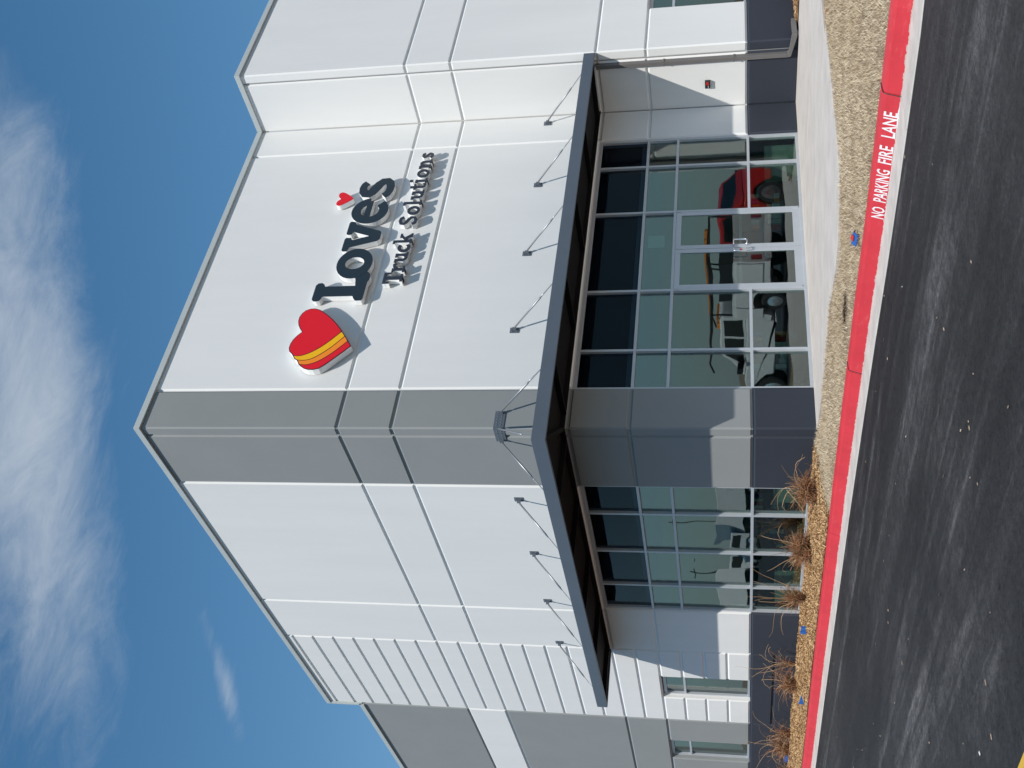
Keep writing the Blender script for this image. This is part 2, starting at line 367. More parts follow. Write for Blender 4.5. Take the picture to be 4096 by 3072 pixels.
for a, b in zip(ys, ys[1:]):
    ha = .02+.015*math.sin(a*9)+(.09*max(0,1-abs(a+9.72)/.2)); hb = .02+.015*math.sin(b*9)+(.09*max(0,1-abs(b+9.72)/.2))
    m.add([on_kerb(a, .0, .003), on_kerb(b, .0, .003), on_kerb(b, max(.01, hb), .003), on_kerb(a, max(.01, ha), .003)], [(0, 1, 2, 3)])
m.build('overspray', 'white_paint', kerb)
m = MB()                          # cracks at the joints
def crack(y, seed):
    r = random.Random(seed); pts = []
    yy = y+.015
    for u, z in prof_k[3:8]:
        pts.append((pathx(y)-u-.002, yy, z+.003)); yy += r.uniform(-.02, .006)
    return pts
for y, s in ((-5.05, 3), (-9.98, 5)):
    m.tube(crack(y, s), .006, 4)
m.build('joint_crack', 'black', kerb)

# lawn soil sheet, mulch sheet
def hmap(x, y):
    return 0.016*math.sin(x*2.3+y*1.1)+0.012*math.sin(y*2.9-x*1.7)+0.008*math.sin(x*6.1+1)*math.sin(y*5.3)
def bed_z(x, y):
    kx = pathx(y) if y > -11 else -2.7
    t = max(0., min(1., (x-kx)/2.4)); z = -.075+.055*t
    if y > 0.2:
        z += .05*math.exp(-((x+.75)/.55)**2)*min(1, max(0, (y-7.6)/.8))
        z += .02*math.exp(-((x+.9)/.5)**2)
    return z + hmap(x, y)*min(1, t*4+.1)*.8
m = MB(); xs_ = [t for t in np.linspace(0, 1, 14)]; ysl = np.linspace(-12.9, 33, 130)
vs = []; fs = []
for y in ysl:
    x0 = (pathx(y) if y > -11 else -2.73+ (0 if y > -11.2 else (-11.2-y)*.75)) + .004
    for t in xs_: x = x0+(0.03-x0)*t; vs.append((x, y, bed_z(x, y)))
n = len(xs_)
for j in range(len(ysl)-1):
    for i in range(n-1): fs.append((j*n+i, j*n+i+1, (j+1)*n+i+1, (j+1)*n+i))
m.add(vs, fs)
vs = []; fs = []; xs2 = np.linspace(0.03, 7.99, 30); ys2 = np.linspace(-12.9, 0.3, 34)
for y in ys2:
    for x in xs2: vs.append((x, y, -.03+hmap(x, y)*.6-.03*max(0, min(1, (-7-y)/5))))
n = len(xs2)
for j in range(len(ys2)-1):
    for i in range(n-1): fs.append((j*n+i, j*n+i+1, (j+1)*n+i+1, (j+1)*n+i))
m.add(vs, fs)
tag(m.build('lawn', 'soil', smooth=True), kind='structure')
def mulch_edge(x): return 0.60 + (x)*0.50        # boundary line between lawn and mulch
m = MB(); vs = []; fs = []; n = 14; rows = np.linspace(0, 1, 90)
for r in rows:
    for t in np.linspace(0, 1, n):
        y0 = None
        x = -2.40+(2.42)*t; yb = mulch_edge(x)+.10*math.sin(x*7)+.06*math.sin(x*17)
        y = yb + (33-yb)*r**1.6; x = pathx(y)+.01 + (0.028-pathx(y)-.01)*t
        vs.append((x, y, bed_z(x, y)+.018+.006*math.sin(x*23)*math.sin(y*19)))
for j in range(len(rows)-1):
    for i in range(n-1): fs.append((j*n+i, j*n+i+1, (j+1)*n+i+1, (j+1)*n+i))
tag(m.add(vs, fs).build('mulch_bed', 'mulch', smooth=True), kind='structure')
m = MB(); vs = []; fs = []
for j, y in enumerate(np.linspace(-2.75, -B_+.02, 6)):
    for i, x in enumerate(np.linspace(10.55, 30, 30)): vs.append((x, y, .03+.02*math.sin(x*3+y*9)*math.sin(y*5)))
for j in range(5):
    for i in range(29): fs.append((j*30+i, j*30+i+1, (j+1)*30+i+1, (j+1)*30+i))
tag(m.add(vs, fs).build('mulch_strip', 'mulch', smooth=True), kind='structure')

# sidewalk slabs
walk = thing('sidewalk', 'pale concrete sidewalk in front of the entrance', 'sidewalk'); del walk['category']; tag(walk, kind='structure')
SWZ = 0.0
def slab(poly): MB().prism([(x, y, -.14) for x, y in poly], (0, 0, .14+SWZ)).build('slab', 'concrete', walk, bevel=.008)
g = .009
first = [(-.16,-.42),(-.36,-1.4),(-.34,-2.2)]
JY = -5.06
slab([(1.2-g,.2),(.1,.2),(-.02,-.02),(-.10,-.3),(-.30,-1.2),(-.32,-2.3),(-.30,-3.2),(-.42,-4.0),(-.66,-4.9),(-.665,JY+g),(1.2-g,JY+g)])
slab([(1.2-g,JY-g),(-.67,JY-g),(-.66,-5.5),(-.48,-6.05),(-.05,-6.42),(.4,-6.56),(1.2-g,-6.57)])
xsl = [1.2+2.4*k for k in range(13)]
for i, (a, b) in enumerate(zip(xsl, xsl[1:])):
    y_in = .2 if b < 10.9 else -2.75
    ye = -6.44 if a > 8 else -6.57+.12*min(3, a-1)/3*1.2 + (.0 if a < 3 else .12)
    slab([(b-g, y_in), (a+g, y_in), (a+g, JY+g), (b-g, JY+g)])
    slab([(b-g, JY-g), (a+g, JY-g), (a+g, ye), (b-g, ye)])

# ---------------------------------------------------------------- stuff: grass blades, mulch chips, debris
def tri_cloud(name, mat, verts, nper, colors, label, cat):
    nv = len(verts); nf = nv//nper
    me = bpy.data.meshes.new(name); me.vertices.add(nv); me.vertices.foreach_set('co', verts.astype(np.float32).ravel())
    me.loops.add(nv); me.loops.foreach_set('vertex_index', np.arange(nv, dtype=np.int32))
    me.polygons.add(nf); me.polygons.foreach_set('loop_start', np.arange(0, nv, nper, dtype=np.int32)); me.polygons.foreach_set('loop_total', np.full(nf, nper, dtype=np.int32))
    a = me.color_attributes.new('tint', 'FLOAT_COLOR', 'POINT')
    c = np.ones((nv, 4), np.float32); c[:, :3] = np.repeat(colors, nper, axis=0); a.data.foreach_set('color', c.ravel())
    me.update(); me.materials.append(M[mat]); o = bpy.data.objects.new(name, me); col.objects.link(o)
    return tag(o, label, cat, kind='stuff')
pxv = np.vectorize(pathx); bzv = np.vectorize(bed_z)
def lawn_z(x, y):
    return bed_z(x, y) if x < .03 else -.03+hmap(x, y)*.6-.03*max(0, min(1, (-7-y)/5))
def walk_left(y):
    t = [(0,-.02),(-.3,-.10),(-1.2,-.30),(-2.3,-.32),(-3.2,-.30),(-4.0,-.42),(-4.9,-.66),(-5.5,-.66),(-6.05,-.48),(-6.42,-.05),(-6.57,.6)]
    for a, b in zip(t, t[1:]):
        if a[0] >= y >= b[0]: return a[1]+(b[1]-a[1])*(a[0]-y)/(a[0]-b[0])
    return 99 if y < -6.5 else 0
def grass():
    n = 300000
    x = rng.uniform(-2.72, 7.9, n); y = rng.uniform(-12.6, 1.2, n)
    # clumping
    cl = np.sin(x*5.1+np.sin(y*3.3)*2)*np.sin(y*4.7+np.sin(x*2.9)*2)
    keep = rng.uniform(0, 1, n) < (.62+.38*cl)
    wl = np.array([walk_left(min(0, q)) for q in y])
    kx = pxv(np.clip(y, -11, 33))
    ok = (x > kx+.01) & ((x < wl+.02) & ((y > -6.6) | True))
    ok &= ~((x > -.3) & (y > -6.45) & (x > wl+.02))
    ok &= (y < mulch_edge(x)+.1*np.sin(x*7)) & keep
    ok &= ~((y < -11.2) & (x < -2.73+(-11.2-y)*.75+.06))
    d = ((x+1.92)/.26)**2+((y+5.41)/.34)**2
    ok &= ~((d < 1) & (rng.uniform(0, 1, n) < .95))
    x, y = x[ok], y[ok]; n = len(x); z = np.array([lawn_z(a, b) for a, b in zip(x, y)])
    h = rng.uniform(.018, .07, n); a = rng.uniform(0, 2*np.pi, n); wd = rng.uniform(.0022, .0055, n); ln = rng.uniform(.2, 1.9, n)*h; la = rng.uniform(0, 2*np.pi, n)
    v = np.zeros((n, 3, 3)); v[:, 0] = np.stack([x-np.cos(a)*wd, y-np.sin(a)*wd, z-.004], 1); v[:, 1] = np.stack([x+np.cos(a)*wd, y+np.sin(a)*wd, z-.004], 1)
    v[:, 2] = np.stack([x+np.cos(la)*ln, y+np.sin(la)*ln, z+h], 1)
    c1 = np.array([.46, .355, .235]); c2 = np.array([.72, .61, .45]); c3 = np.array([.17, .105, .05])
    t = np.clip(rng.uniform(0, 1, n)+.28*np.sin(x*2.1+np.sin(y*1.7)*1.5)*np.sin(y*2.6+x), 0, 1)[:, None]; cc = c1*(1-t)+c2*t; dk = rng.uniform(0, 1, n) < .14; cc[dk] = c3
    tri_cloud('dormant_grass', 'blades', v.reshape(-1, 3), 3, cc, 'tan dormant grass strip between sidewalk and red kerb', 'grass')
    n = 520                       # scorched hole with dark thatch
    x = rng.normal(-1.90, .15, n); y = rng.normal(-5.4, .19, n); z = np.array([lawn_z(a, b) for a, b in zip(x, y)])+.004
    a = rng.uniform(0, 2*np.pi, n); l = rng.uniform(.02, .06, n)
    v = np.zeros((n, 3, 3)); v[:, 0] = np.stack([x, y, z], 1); v[:, 1] = np.stack([x+np.cos(a)*l, y+np.sin(a)*l, z+.012], 1); v[:, 2] = np.stack([x+np.cos(a+.7)*l*.6, y+np.sin(a+.7)*l*.6, z+.004], 1)
    tri_cloud('bare_patch_thatch', 'blades', v.reshape(-1, 3), 3, np.tile(np.array([[.035, .02, .012]]), (n, 1))*rng.uniform(.5, 2.2, (n, 1)), 'small dark burnt patch in the tan grass near the kerb', 'thatch')
grass()
def chips(name, x, y, z, label):
    n = len(x); L = rng.uniform(.014, .052, n); W = rng.uniform(.004, .011, n); a = rng.uniform(0, np.pi*2, n); p = rng.normal(0, .38, n); q = rng.normal(0, .5, n)
    dx = np.stack([np.cos(a)*np.cos(p), np.sin(a)*np.cos(p), np.sin(p)], 1)*L[:, None]
    sy = np.stack([-np.sin(a)*np.cos(q), np.cos(a)*np.cos(q), np.sin(q)], 1)*W[:, None]
    c = np.stack([x, y, z+rng.uniform(.0, .022, n)], 1); v = np.stack([c-dx-sy, c+dx-sy*.6, c+dx*.95+sy*.7, c-dx+sy], 1)
    t = rng.uniform(0, 1, n)[:, None]; cc = np.array([.36, .205, .09])*(1-t)+np.array([.66, .46, .255])*t
    dk = rng.uniform(0, 1, n) < .16; cc[dk] = np.array([.16, .075, .03])
    tri_cloud(name, 'chips', v.reshape(-1, 3), 4, cc, label, 'mulch')
n = 52000; y = rng.uniform(0, 1, n)**1.35*21-.9; t = rng.uniform(0, 1, n); kx = pxv(np.clip(y, -11, 33)); x = kx+.02+(-.02-kx)*t
ok = y > mulch_edge(x)-.10*np.abs(rng.normal(0, 1, n)); x, y = x[ok], y[ok]; z = bzv(x, y)+.018
chips('wood_chip_mulch', x, y, z, 'orange brown wood chip mulch along the left wall')
n = 5000; x = rng.uniform(10.6, 17, n); y = rng.uniform(-2.7, -1.86, n)
chips('wood_chip_mulch', x, y, np.full(n, .05), 'orange brown wood chip mulch at the far right wall base')
n = 200; x = rng.uniform(-10, -3.6, n); y = rng.uniform(-12, 8, n)
L = rng.uniform(.007, .026, n); a = rng.normal(1.3, .7, n); c = np.stack([x, y, np.full(n, ZA+.006)], 1)
dx = np.stack([np.cos(a), np.sin(a), np.zeros(n)], 1)*L[:, None]; sy = np.stack([-np.sin(a), np.cos(a), np.zeros(n)], 1)*(L*rng.uniform(.2, .5, n))[:, None]
v = np.stack([c-dx-sy, c+dx-sy, c+dx+sy+[0, 0, .004], c-dx+sy+[0, 0, .004]], 1)
cc = np.array([.40, .30, .22])*rng.uniform(.5, 1.2, (n, 1)); cc[rng.uniform(0, 1, n) < .07] = [.6, .6, .6]
tri_cloud('asphalt_litter', 'debris', v.reshape(-1, 3), 4, cc, 'tiny leaf bits and pale grit scattered on the asphalt', 'debris')
ln = MB().add([(-10.60,-11.2,ZA+.004),(-10.28,-10.95,ZA+.004),(-10.42,-9.2,ZA+.004),(-10.9,-7.2,ZA+.004),(-11.15,-7.25,ZA+.004),(-10.75,-9.3,ZA+.004)], [(0,1,2,3,4,5)]).build('yellow_road_line', 'yellow_paint'); tag(ln, kind='structure')

# ================================================================ the building
bld = thing('commercial_building', 'tall white and grey panelled concrete building with corner canopy and storefront glass', 'building')
DP = 0.035
FAC = {'R': lambda s, z, o: (s, -o, z), 'L': lambda s, z, o: (-o, s, z), 'T': lambda s, z, o: (A_-o, s, z), 'F': lambda s, z, o: (s, -B_-o, z)}
FLIP = {'R': False, 'L': True, 'T': True, 'F': False}
def panel(fac, s0, s1, z0, z1, mat, st='gggg', name='wall_panel', back=.26):
    """st: style of the sides left(s0), right(s1), bottom, top: g groove, c open corner, n flush"""
    i1 = {'g': .024, 'c': 0, 'n': 0, 'k': 0}; i2 = {'g': .052, 'c': .03, 'n': 0, 'k': .03}
    def ring(ins, o):
        a, b, c, d = [ins[k] for k in st]
        return [FAC[fac](s0+a, z0+c, o), FAC[fac](s1-b, z0+c, o), FAC[fac](s1-b, z1-d, o), FAC[fac](s0+a, z1-d, o)]
    z_ = {'g': 0, 'c': 0, 'n': 0, 'k': 0}; zb = {'g': 0, 'c': 0, 'n': 0, 'k': back+.004}
    V = ring(zb, -back)+ring(z_, -DP)+ring(i1, -DP)+ring(i2, 0)
    F = [(3, 2, 1, 0), (12, 13, 14, 15)]
    for r in range(3):
        for k in range(4): F.append((r*4+k, r*4+(k+1) % 4, (r+1)*4+(k+1) % 4, (r+1)*4+k))
    # drop degenerate faces
    F2 = []
    for f in F:
        pts = [Vector(V[i]) for i in f]
        ar = ((pts[1]-pts[0]).cross(pts[2]-pts[0])).length + ((pts[2]-pts[0]).cross(pts[3]-pts[0])).length
        if ar > 1e-7: F2.append(f[::-1] if FLIP[fac] else f)
    return MB().add(V, F2).build(name, mat, bld)
ZT = 14.37; J1, J2, J3, J4, JB = 9.83, 8.62, 4.88, 3.64, 1.20; Z0 = -0.35
K = lambda k: JB + .6165*k
# --- right facade (entrance side)
def column(fac, s0, s1, mats, zs, st='gg'):
    for (a, b), mt in zip(zip(zs, zs[1:]), mats): panel(fac, s0, s1, a, b, mt, st+('g')+('g' if b < ZT-.01 else 'n'))
rows = [Z0, JB, J4, J3, J2, J1, ZT]
column('R', 0, 1.05, ['charcoal', 'grey', 'grey', 'grey', 'grey', 'grey'], rows, 'kg')
column('R', 1.05, 9.19, ['white', 'white', 'white'], [J3, J2, J1, ZT])
column('R', 9.19, A_+.03, ['white', 'white', 'white'], [J3, J2, J1, ZT])
column('R', 9.13, A_+.03, ['charcoal', 'white', 'white'], [Z0, JB, J4, J3], 'cg')
# --- wing: return and outer face
column('T', -1.56, .03, ['charcoal', 'white', 'white', 'white', 'white', 'white'], rows)
column('T', -B_+.036, -1.56, ['charcoal', 'white', 'white', 'white', 'white', 'white'], rows, 'ng')
column('F', A_, 19, ['charcoal'], [Z0, JB], 'kg'); column('F', A_, 19, ['white']*4, [J4, J3, J2, J1, ZT], 'kg')
panel('F', A_, 12.05, JB, J4, 'white', 'kcgg'); panel('F', 13.55, 19, JB, J4, 'white', 'cggg')
# --- left facade
column('L', .036, .28, ['charcoal', 'grey', 'grey', 'grey', 'grey', 'grey'], rows, 'ng')
column('L', .28, 2.13, ['charcoal', 'grey', 'grey', 'grey', 'grey', 'grey'], rows, 'gg')
column('L', 2.13, 7.85, ['white']*3, [J3, J2, J1, ZT]); column('L', 7.85, 10.0, ['white']*3, [J3, J2, J1, ZT])
column('L', 7.72, 10.0, ['charcoal', 'white', 'white'], [Z0, JB, J4, J3], 'cg')
zz = [K(k) for k in range(22)]+[ZT]
column('L', 10.0, 14.65, ['white']*(len(zz)-5), zz[4:])
column('L', 10.0, 11.65, ['white']*4, zz[:5], 'gc'); column('L', 13.07, 14.65, ['white']*4, zz[:5], 'cg')
column('L', 10.0, 14.65, ['charcoal']*2, [Z0, .57, JB])
ZT2 = 13.27
for a, b, mt in ((Z0, JB, 'charcoal'), (J4, J3, 'grey'), (J3, J2, 'grey'), (J2, J1, 'white'), (J1, ZT2, 'grey')):
    panel('L', 14.65, 26, a, b, mt, 'ggg'+('n' if b == ZT2 else 'g'))
panel('L', 14.65, 16.3, JB, J4, 'grey', 'gcgg'); panel('L', 17.8, 26, JB, J4, 'grey', 'cggg')
panel('L', 14.65, 14.9, ZT2, ZT2+.01, 'grey', 'nnnn')
# flush caulk joints at the panel ends
quick('caulk_joint', 'seal', bld, (A_+DP-.006, A_+DP-.001, -1.572, -1.548, .2, ZT))
# roof, rear walls: closes the volume
quick('roof', 'coping', bld, (.3, 24, .3, 26, 12.6, 12.8))
quick('parapet_end', 'white', bld, (.05, .3, 14.40, 14.64, 12.5, ZT-.002))
quick('rear_wall', 'grey', bld, (24, 24.3, -B_, 26, Z0, 12.9)); quick('rear_wall', 'grey', bld, (.3, 24.3, 26, 26.3, Z0, 12.9))
quick('side_wall', 'white', bld, (18.9, 24, -B_+.02, -B_+.3, Z0, 14))
# copings
OV, CW, CH = .055, .34, .145
def cop(poly, z): MB().prism([(x, y, z) for x, y in poly], (0, 0, CH)).build('coping', 'coping', bld, bevel=.006)
zt = ZT-.005
cop([(-OV,-OV),(CW,CW),(A_-CW if 0 else A_+.3,CW),(A_-OV,-OV)], zt)
cop([(A_-OV,-OV-.001),(A_+CW-.04,CW-.001),(A_+CW-.04,-B_+CW),(A_-OV,-B_-OV)], zt)
cop([(A_-OV+.001,-B_-OV),(19,-B_-OV),(19,-B_+CW),(A_+CW-.04,-B_+CW)], zt)
cop([(-OV,-OV+.001),(-OV,14.70),(CW,14.70),(CW,CW)], zt)
cop([(-OV,14.705),(-OV,26.2),(CW,26.2),(CW,14.705)], ZT2-.005)
quick('coping', 'coping', bld, (-OV, CW, 14.645, 14.70, ZT2+CH-.004, zt-.001))
quick('coping', 'coping', bld, (-.03, -.001, 14.60, 14.644, ZT2+.05, zt-.001))

# --- glazing: storefronts and windows
MW = .062
def glazing(fac, name, s0, s1, z0, z1, vs_, hs, skip, label=None, oface=-.055, depth=.12, spand=True, frame=None):
    """frame members are boxes; each mullion and each pane is its own sub-part"""
    def bx(a, b, c, d, o0, o1):
        m = MB(); p = [FAC[fac](a, c, o0), FAC[fac](b, d, o1)]
        return m.box(*[f(p[0][i], p[1][i]) for i in range(3) for f in (min, max)])
    fr = MB(); w2 = MW*.9
    for q in (bx(s0, s0+w2, z0, z1, oface, oface-depth), bx(s1-w2, s1, z0, z1, oface, oface-depth), bx(s0+w2, s1-w2, z1-w2*1.5, z1, oface, oface-depth), bx(s0+w2, s1-w2, z0, z0+w2*1.1, oface+.02, oface-depth)):
        fr.add(q.v, q.f)
    par = fr.build(name, 'alu', bld, bevel=.004)
    if label: par['label'] = label
    zedge = [z0+w2*1.1]+hs+[z1-w2*1.5]; sedge = [s0+w2]+vs_+[s1-w2]
    for v in vs_: bx(v-MW/2, v+MW/2, z0+w2*1.1, z1-w2*1.5, oface, oface-depth).build('mullion', 'alu', par, bevel=.004)
    for i in range(len(sedge)-1):
        a = sedge[i]+(MW/2 if i else 0); b = sedge[i+1]-(MW/2 if i < len(sedge)-2 else 0)
        prev = zedge[0]
        for j in range(1, len(zedge)):
            last = j == len(zedge)-1
            if (i, j-1) in skip:
                prev = zedge[j]+MW/2; 
                if not last: bx(a, b, zedge[j]-MW/2, zedge[j]+MW/2, oface-.002, oface-depth).build('transom_bar', 'alu', par, bevel=.004)
                continue
            if not last and (i, j) in skip.get('merge', ()): pass
            top = zedge[j] - (0 if last else MW/2)
            mt = 'spandrel' if (last and spand) else 'glass'
            bx(a, b, prev, top, oface-.070, oface-.082).build('pane', mt, par)
            if not last:
                bx(a, b, top, top+MW, oface-.002, oface-depth).build('transom_bar', 'alu', par, bevel=.004)
                prev = top+MW
    return par
vR = [2.12, 3.87, 6.43, 8.10]
sfR = glazing('R', 'storefront', 1.05, 9.13, 0.0, J3, vR, [1.195, 2.90, 3.63], {(2, 0): 1, (2, 1): 1, 'merge': ()}, 'entrance storefront of aluminium framed tinted glass with double door')
vL = [3.28, 4.91, 6.51]
sfL = glazing('L', 'storefront', 2.13, 7.72, 0.0, J3, vL, [1.195, 2.90, 3.63], {'merge': ()}, 'four bay tinted storefront behind the dry grass clumps')
# the doors' bay has no bar at 1.195: remove the piece made for it
for o in list(sfR.children):
    if o.name.startswith('transom_bar'):
        c = [v.co for v in o.data.vertices]
        if min(q.x for q in c) > 3.8 and max(q.x for q in c) < 6.5 and max(q.z for q in c) < 2: bpy.data.objects.remove(o)
def door(x0, x1, hinge_left):
    y0, y1 = .058, .105; st, top, bot, H = .115, .12, .21, 2.865
    m = MB().box(x0, x0+st, y0, y1, .02, H).box(x1-st, x1, y0, y1, .02, H).box(x0+st, x1-st, y0, y1, H-top, H).box(x0+st, x1-st, y0, y1, .02, .02+bot)
    d_ = m.build('door', 'alu', bld, bevel=.004)
    quick('pane', 'glass', d_, (x0+st, x1-st, .076, .086, .02+bot, H-top))
    quick('push_bar', 'alu', d_, (x0+st, x1-st, .12, .15, 1.37, 1.43))
    xc = x1-.055 if hinge_left else x0+.055; s = -1 if hinge_left else 1
    q = [(xc, y0, 1.27), (xc, y0-.05, 1.265), (xc+s*.02, y0-.075, 1.262), (xc+s*.10, y0-.08, 1.262), (xc+s*.125, y0-.08, 1.285), (xc+s*.125, y0-.08, 1.535), (xc+s*.10, y0-.08, 1.558), (xc+s*.02, y0-.075, 1.558), (xc, y0-.05, 1.555), (xc, y0, 1.55)]
    MB().tube(q, .013, 8).build('handle', 'chrome', d_, smooth=True)
    for z in ((.10, .2), (2.74, 2.85)):
        xh = x0-.018 if hinge_left else x1+.018
        quick('pivot', 'alu', d_, (xh-.02, xh+.02, y0-.02, y0+.01, z[0], z[1]))
    return d_
d1 = door(3.905, 5.145, True); d2 = door(5.155, 6.395, False)
quick('lock_cylinder', 'redplastic', d1, (5.06, 5.10, .045, .058, 1.37, 1.42))
quick('threshold', 'alu', bld, (3.9, 6.4, .03, .2, -.01, .016))
# window trims and sills
def window(fac, s0, s1):
    wv = glazing(fac, 'window', s0, s1, JB+.005, J4-.005, [], [3.03], {'merge': ()}, None, -.14, .07, False)
    p = [FAC[fac](s0, JB, .02), FAC[fac](s1, JB+.03, -.14)]
    return wv
window('L', 11.65, 13.07)['label'] = 'two light window between the ribbed white panels'
window('L', 16.3, 17.8)['label'] = 'two light window in the grey wall section'
window('F', 12.05, 13.55)['label'] = 'two light window at the far right wall'
# interior: floor, ceiling, walls, plenum boards behind the spandrel row
quick('interior_floor', 'int_floor', bld, (.27, 18.5, .27, 20, -.08, -.012)); quick('interior_floor', 'int_floor', bld, (10.6, 18.5, -1.5, .27, -.08, -.012))
quick('interior_ceiling', 'interior', bld, (.30, 18.5, .30, 20, 3.72, 3.80)); quick('interior_ceiling', 'interior', bld, (10.56, 18.5, -1.5, .29, 3.72, 3.80))
quick('plenum_board', 'dark', bld, (1.0, 9.2, .30, .34, 3.81, 4.95)); quick('plenum_board', 'dark', bld, (.30, .34, 2.0, 7.9, 3.81, 4.95))
quick('plenum_board', 'dark', bld, (1.0, 9.2, .18, .335, 4.83, 4.9)); quick('plenum_board', 'dark', bld, (.18, .335, 2.0, 7.9, 4.83, 4.9))
quick('interior_wall', 'interior', bld, (.27, 9.0, 8.9, 9.05, -.01, 3.72)); quick('interior_wall', 'interior', bld, (10.0, 10.15, .28, 7.5, -.01, 3.72))
quick('interior_wall', 'interior', bld, (3.2, 3.35, 9.05, 20, -.01, 3.72)); quick('interior_wall', 'interior', bld, (18.4, 18.5, -1.5, 20, -.01, 3.72)); quick('interior_wall', 'interior', bld, (10.6, 18.4, 5, 5.1, -.01, 3.72))
quick('interior_counter', 'int_dark', bld, (5.2, 8.8, 5.6, 6.4, 0, 1.05)); quick('interior_counter', 'int_dark', bld, (4.0, 4.6, 2.8, 5.6, 0, 1.3))
M['bench'] = material('pale_bench_board', (0.62, 0.66, 0.60), 0.7)
for bx_ in ((.34, .85, 2.25, 3.15, -.012, .72), (.34, .85, 7.0, 7.65, -.012, .62), (8.25, 9.05, .36, .85, -.012, .8)): quick('interior_bench', 'bench', bld, bx_)  # invented boxes, added behind the glass to catch sun as pale lit patches
for bx_ in ((.95, 1.3, 3.7, 4.7, -.012, 1.75), (.95, 1.3, 5.2, 6.3, -.012, 1.2), (6.6, 7.9, .95, 1.3, -.012, 1.6), (2.3, 3.4, 1.0, 1.35, -.012, 1.3)):
    sh_ = quick('interior_shelf', 'int_dark', bld, bx_)
    rr = random.Random(int(bx_[2]*10)); x0_, x1_, y0_, y1_ = bx_[:4]
    for q in range(7):
        u = (q+.1)/7; lx = x1_-x0_ > y1_-y0_
        for lev in (.45, .95):
            if lev+.3 > bx_[5]: continue
            hh = rr.uniform(.12, .32); mt_ = rr.choice(['bench', 'amber', 'redplastic', 'paper', 'blue'])
            if lx: quick('shelf_box', mt_, sh_, (x0_+(x1_-x0_)*u, x0_+(x1_-x0_)*(u+.11), y0_-.06, y0_-.002, lev, lev+hh))
            else: quick('shelf_box', mt_, sh_, (x0_-.06, x0_-.002, y0_+(y1_-y0_)*u, y0_+(y1_-y0_)*(u+.11), lev, lev+hh))
nb = quick('paper_notice', 'paper', None, (5.32, 5.72, .148, .150, 3.12, 3.5)); tag(nb, 'pale paper sheet taped inside the glass above the doors', 'notice')

# ================================================================ canopy
can = thing('entrance_canopy', 'charcoal steel canopy wrapping the building corner on tension rods', 'canopy', (0, 0, 4.9))
DR, DL, CZ0, CZ1, YE = 1.83, 1.63, 4.905, 5.175, 10.08
XE = A_-.012
def pr(name, poly, z0, z1, mat, bev=0, par=can): return MB().prism([(x, y, z0) for x, y in poly], (0, 0, z1-z0)).build(name, mat, par, bevel=bev)
t = .07
pr('fascia', [(-DL,-DR),(XE,-DR),(XE,-DR+t),(-DL+t,-DR+t)], CZ0, CZ1, 'fascia', .006)
pr('fascia', [(-DL,-DR),(-DL+t,-DR+t),(-DL+t,YE),(-DL,YE)], CZ0, CZ1, 'fascia', .006)
pr('fascia', [(-DL+t,YE-t),(-.004,YE-t),(-.004,YE),(-DL+t,YE)], CZ0, CZ1, 'fascia')
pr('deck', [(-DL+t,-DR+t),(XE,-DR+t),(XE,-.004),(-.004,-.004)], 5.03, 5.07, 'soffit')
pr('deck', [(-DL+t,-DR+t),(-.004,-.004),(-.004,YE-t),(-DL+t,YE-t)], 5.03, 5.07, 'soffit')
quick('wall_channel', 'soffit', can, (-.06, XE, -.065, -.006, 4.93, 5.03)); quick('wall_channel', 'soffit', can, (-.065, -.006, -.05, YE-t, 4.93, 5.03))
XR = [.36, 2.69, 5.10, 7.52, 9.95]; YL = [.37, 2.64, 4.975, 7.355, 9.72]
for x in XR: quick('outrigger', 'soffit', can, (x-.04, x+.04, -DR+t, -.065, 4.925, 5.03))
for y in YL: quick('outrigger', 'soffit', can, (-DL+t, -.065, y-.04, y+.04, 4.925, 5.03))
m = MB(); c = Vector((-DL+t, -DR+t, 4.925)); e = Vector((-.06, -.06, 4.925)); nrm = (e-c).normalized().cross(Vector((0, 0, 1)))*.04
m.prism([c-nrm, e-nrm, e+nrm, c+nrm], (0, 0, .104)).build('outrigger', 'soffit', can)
def hanger(wall, anchor, out, plate=True):
    wv, av = Vector(wall), Vector(anchor); o = Vector(out)
    side = o.cross(Vector((0, 0, 1)))
    if plate:
        c = wv-o*.08
        m = MB(); p = [c+side*a+Vector((0, 0, b)) for a, b in ((-.075,-.10),(.075,-.10),(.075,.10),(-.075,.10))]
        pl = m.prism(p, o*.016).build('wall_plate', 'plate', can)
        m = MB()
        for a, b in ((-.04,-.06),(.04,-.06),(-.04,.06),(.04,.06)):
            q = c+side*a+Vector((0, 0, b)); m.tube([q+o*.014, q+o*.03], .011, 6)
        m.build('bolt', 'steel', pl)
        m = MB(); q = [wv-o*.065+side*s_+Vector((0, 0, z)) for s_, z in ((-.012,-.05),(.012,-.05),(.012,.03),(-.012,.03))]
        m.prism(q, o*.09).build('clevis', 'plate', pl)
    d = av-wv; f = lambda t_: wv+d*t_
    rod = MB().tube([f(0), f(.03), f(.032), f(.66), f(.662), f(.70)], [.012, .012, .021, .021, .014, .014], 8).build('hanger_rod', 'steel', can, smooth=True)
    dn_ = d.normalized(); sd = dn_.cross(Vector((0, 0, 1))).normalized(); m = MB()
    m.tube([f(.69), f(.715)-sd*.02, f(.80)-sd*.02, f(.825)], .007, 6); m.tube([f(.69), f(.715)+sd*.02, f(.80)+sd*.02, f(.825)], .007, 6)
    m.build('turnbuckle', 'steel', rod); MB().tube([f(.82), f(1.0)], .012, 6).build('rod_end', 'steel', rod)
    b = Vector((av.x, av.y, 5.07)); MB().prism([b-side*.01-o*.04, b+side*.01-o*.04, b+side*.01+o*.05, b-side*.01+o*.05], (0, 0, av.z-5.07+.03)).build('lug', 'plate', can)
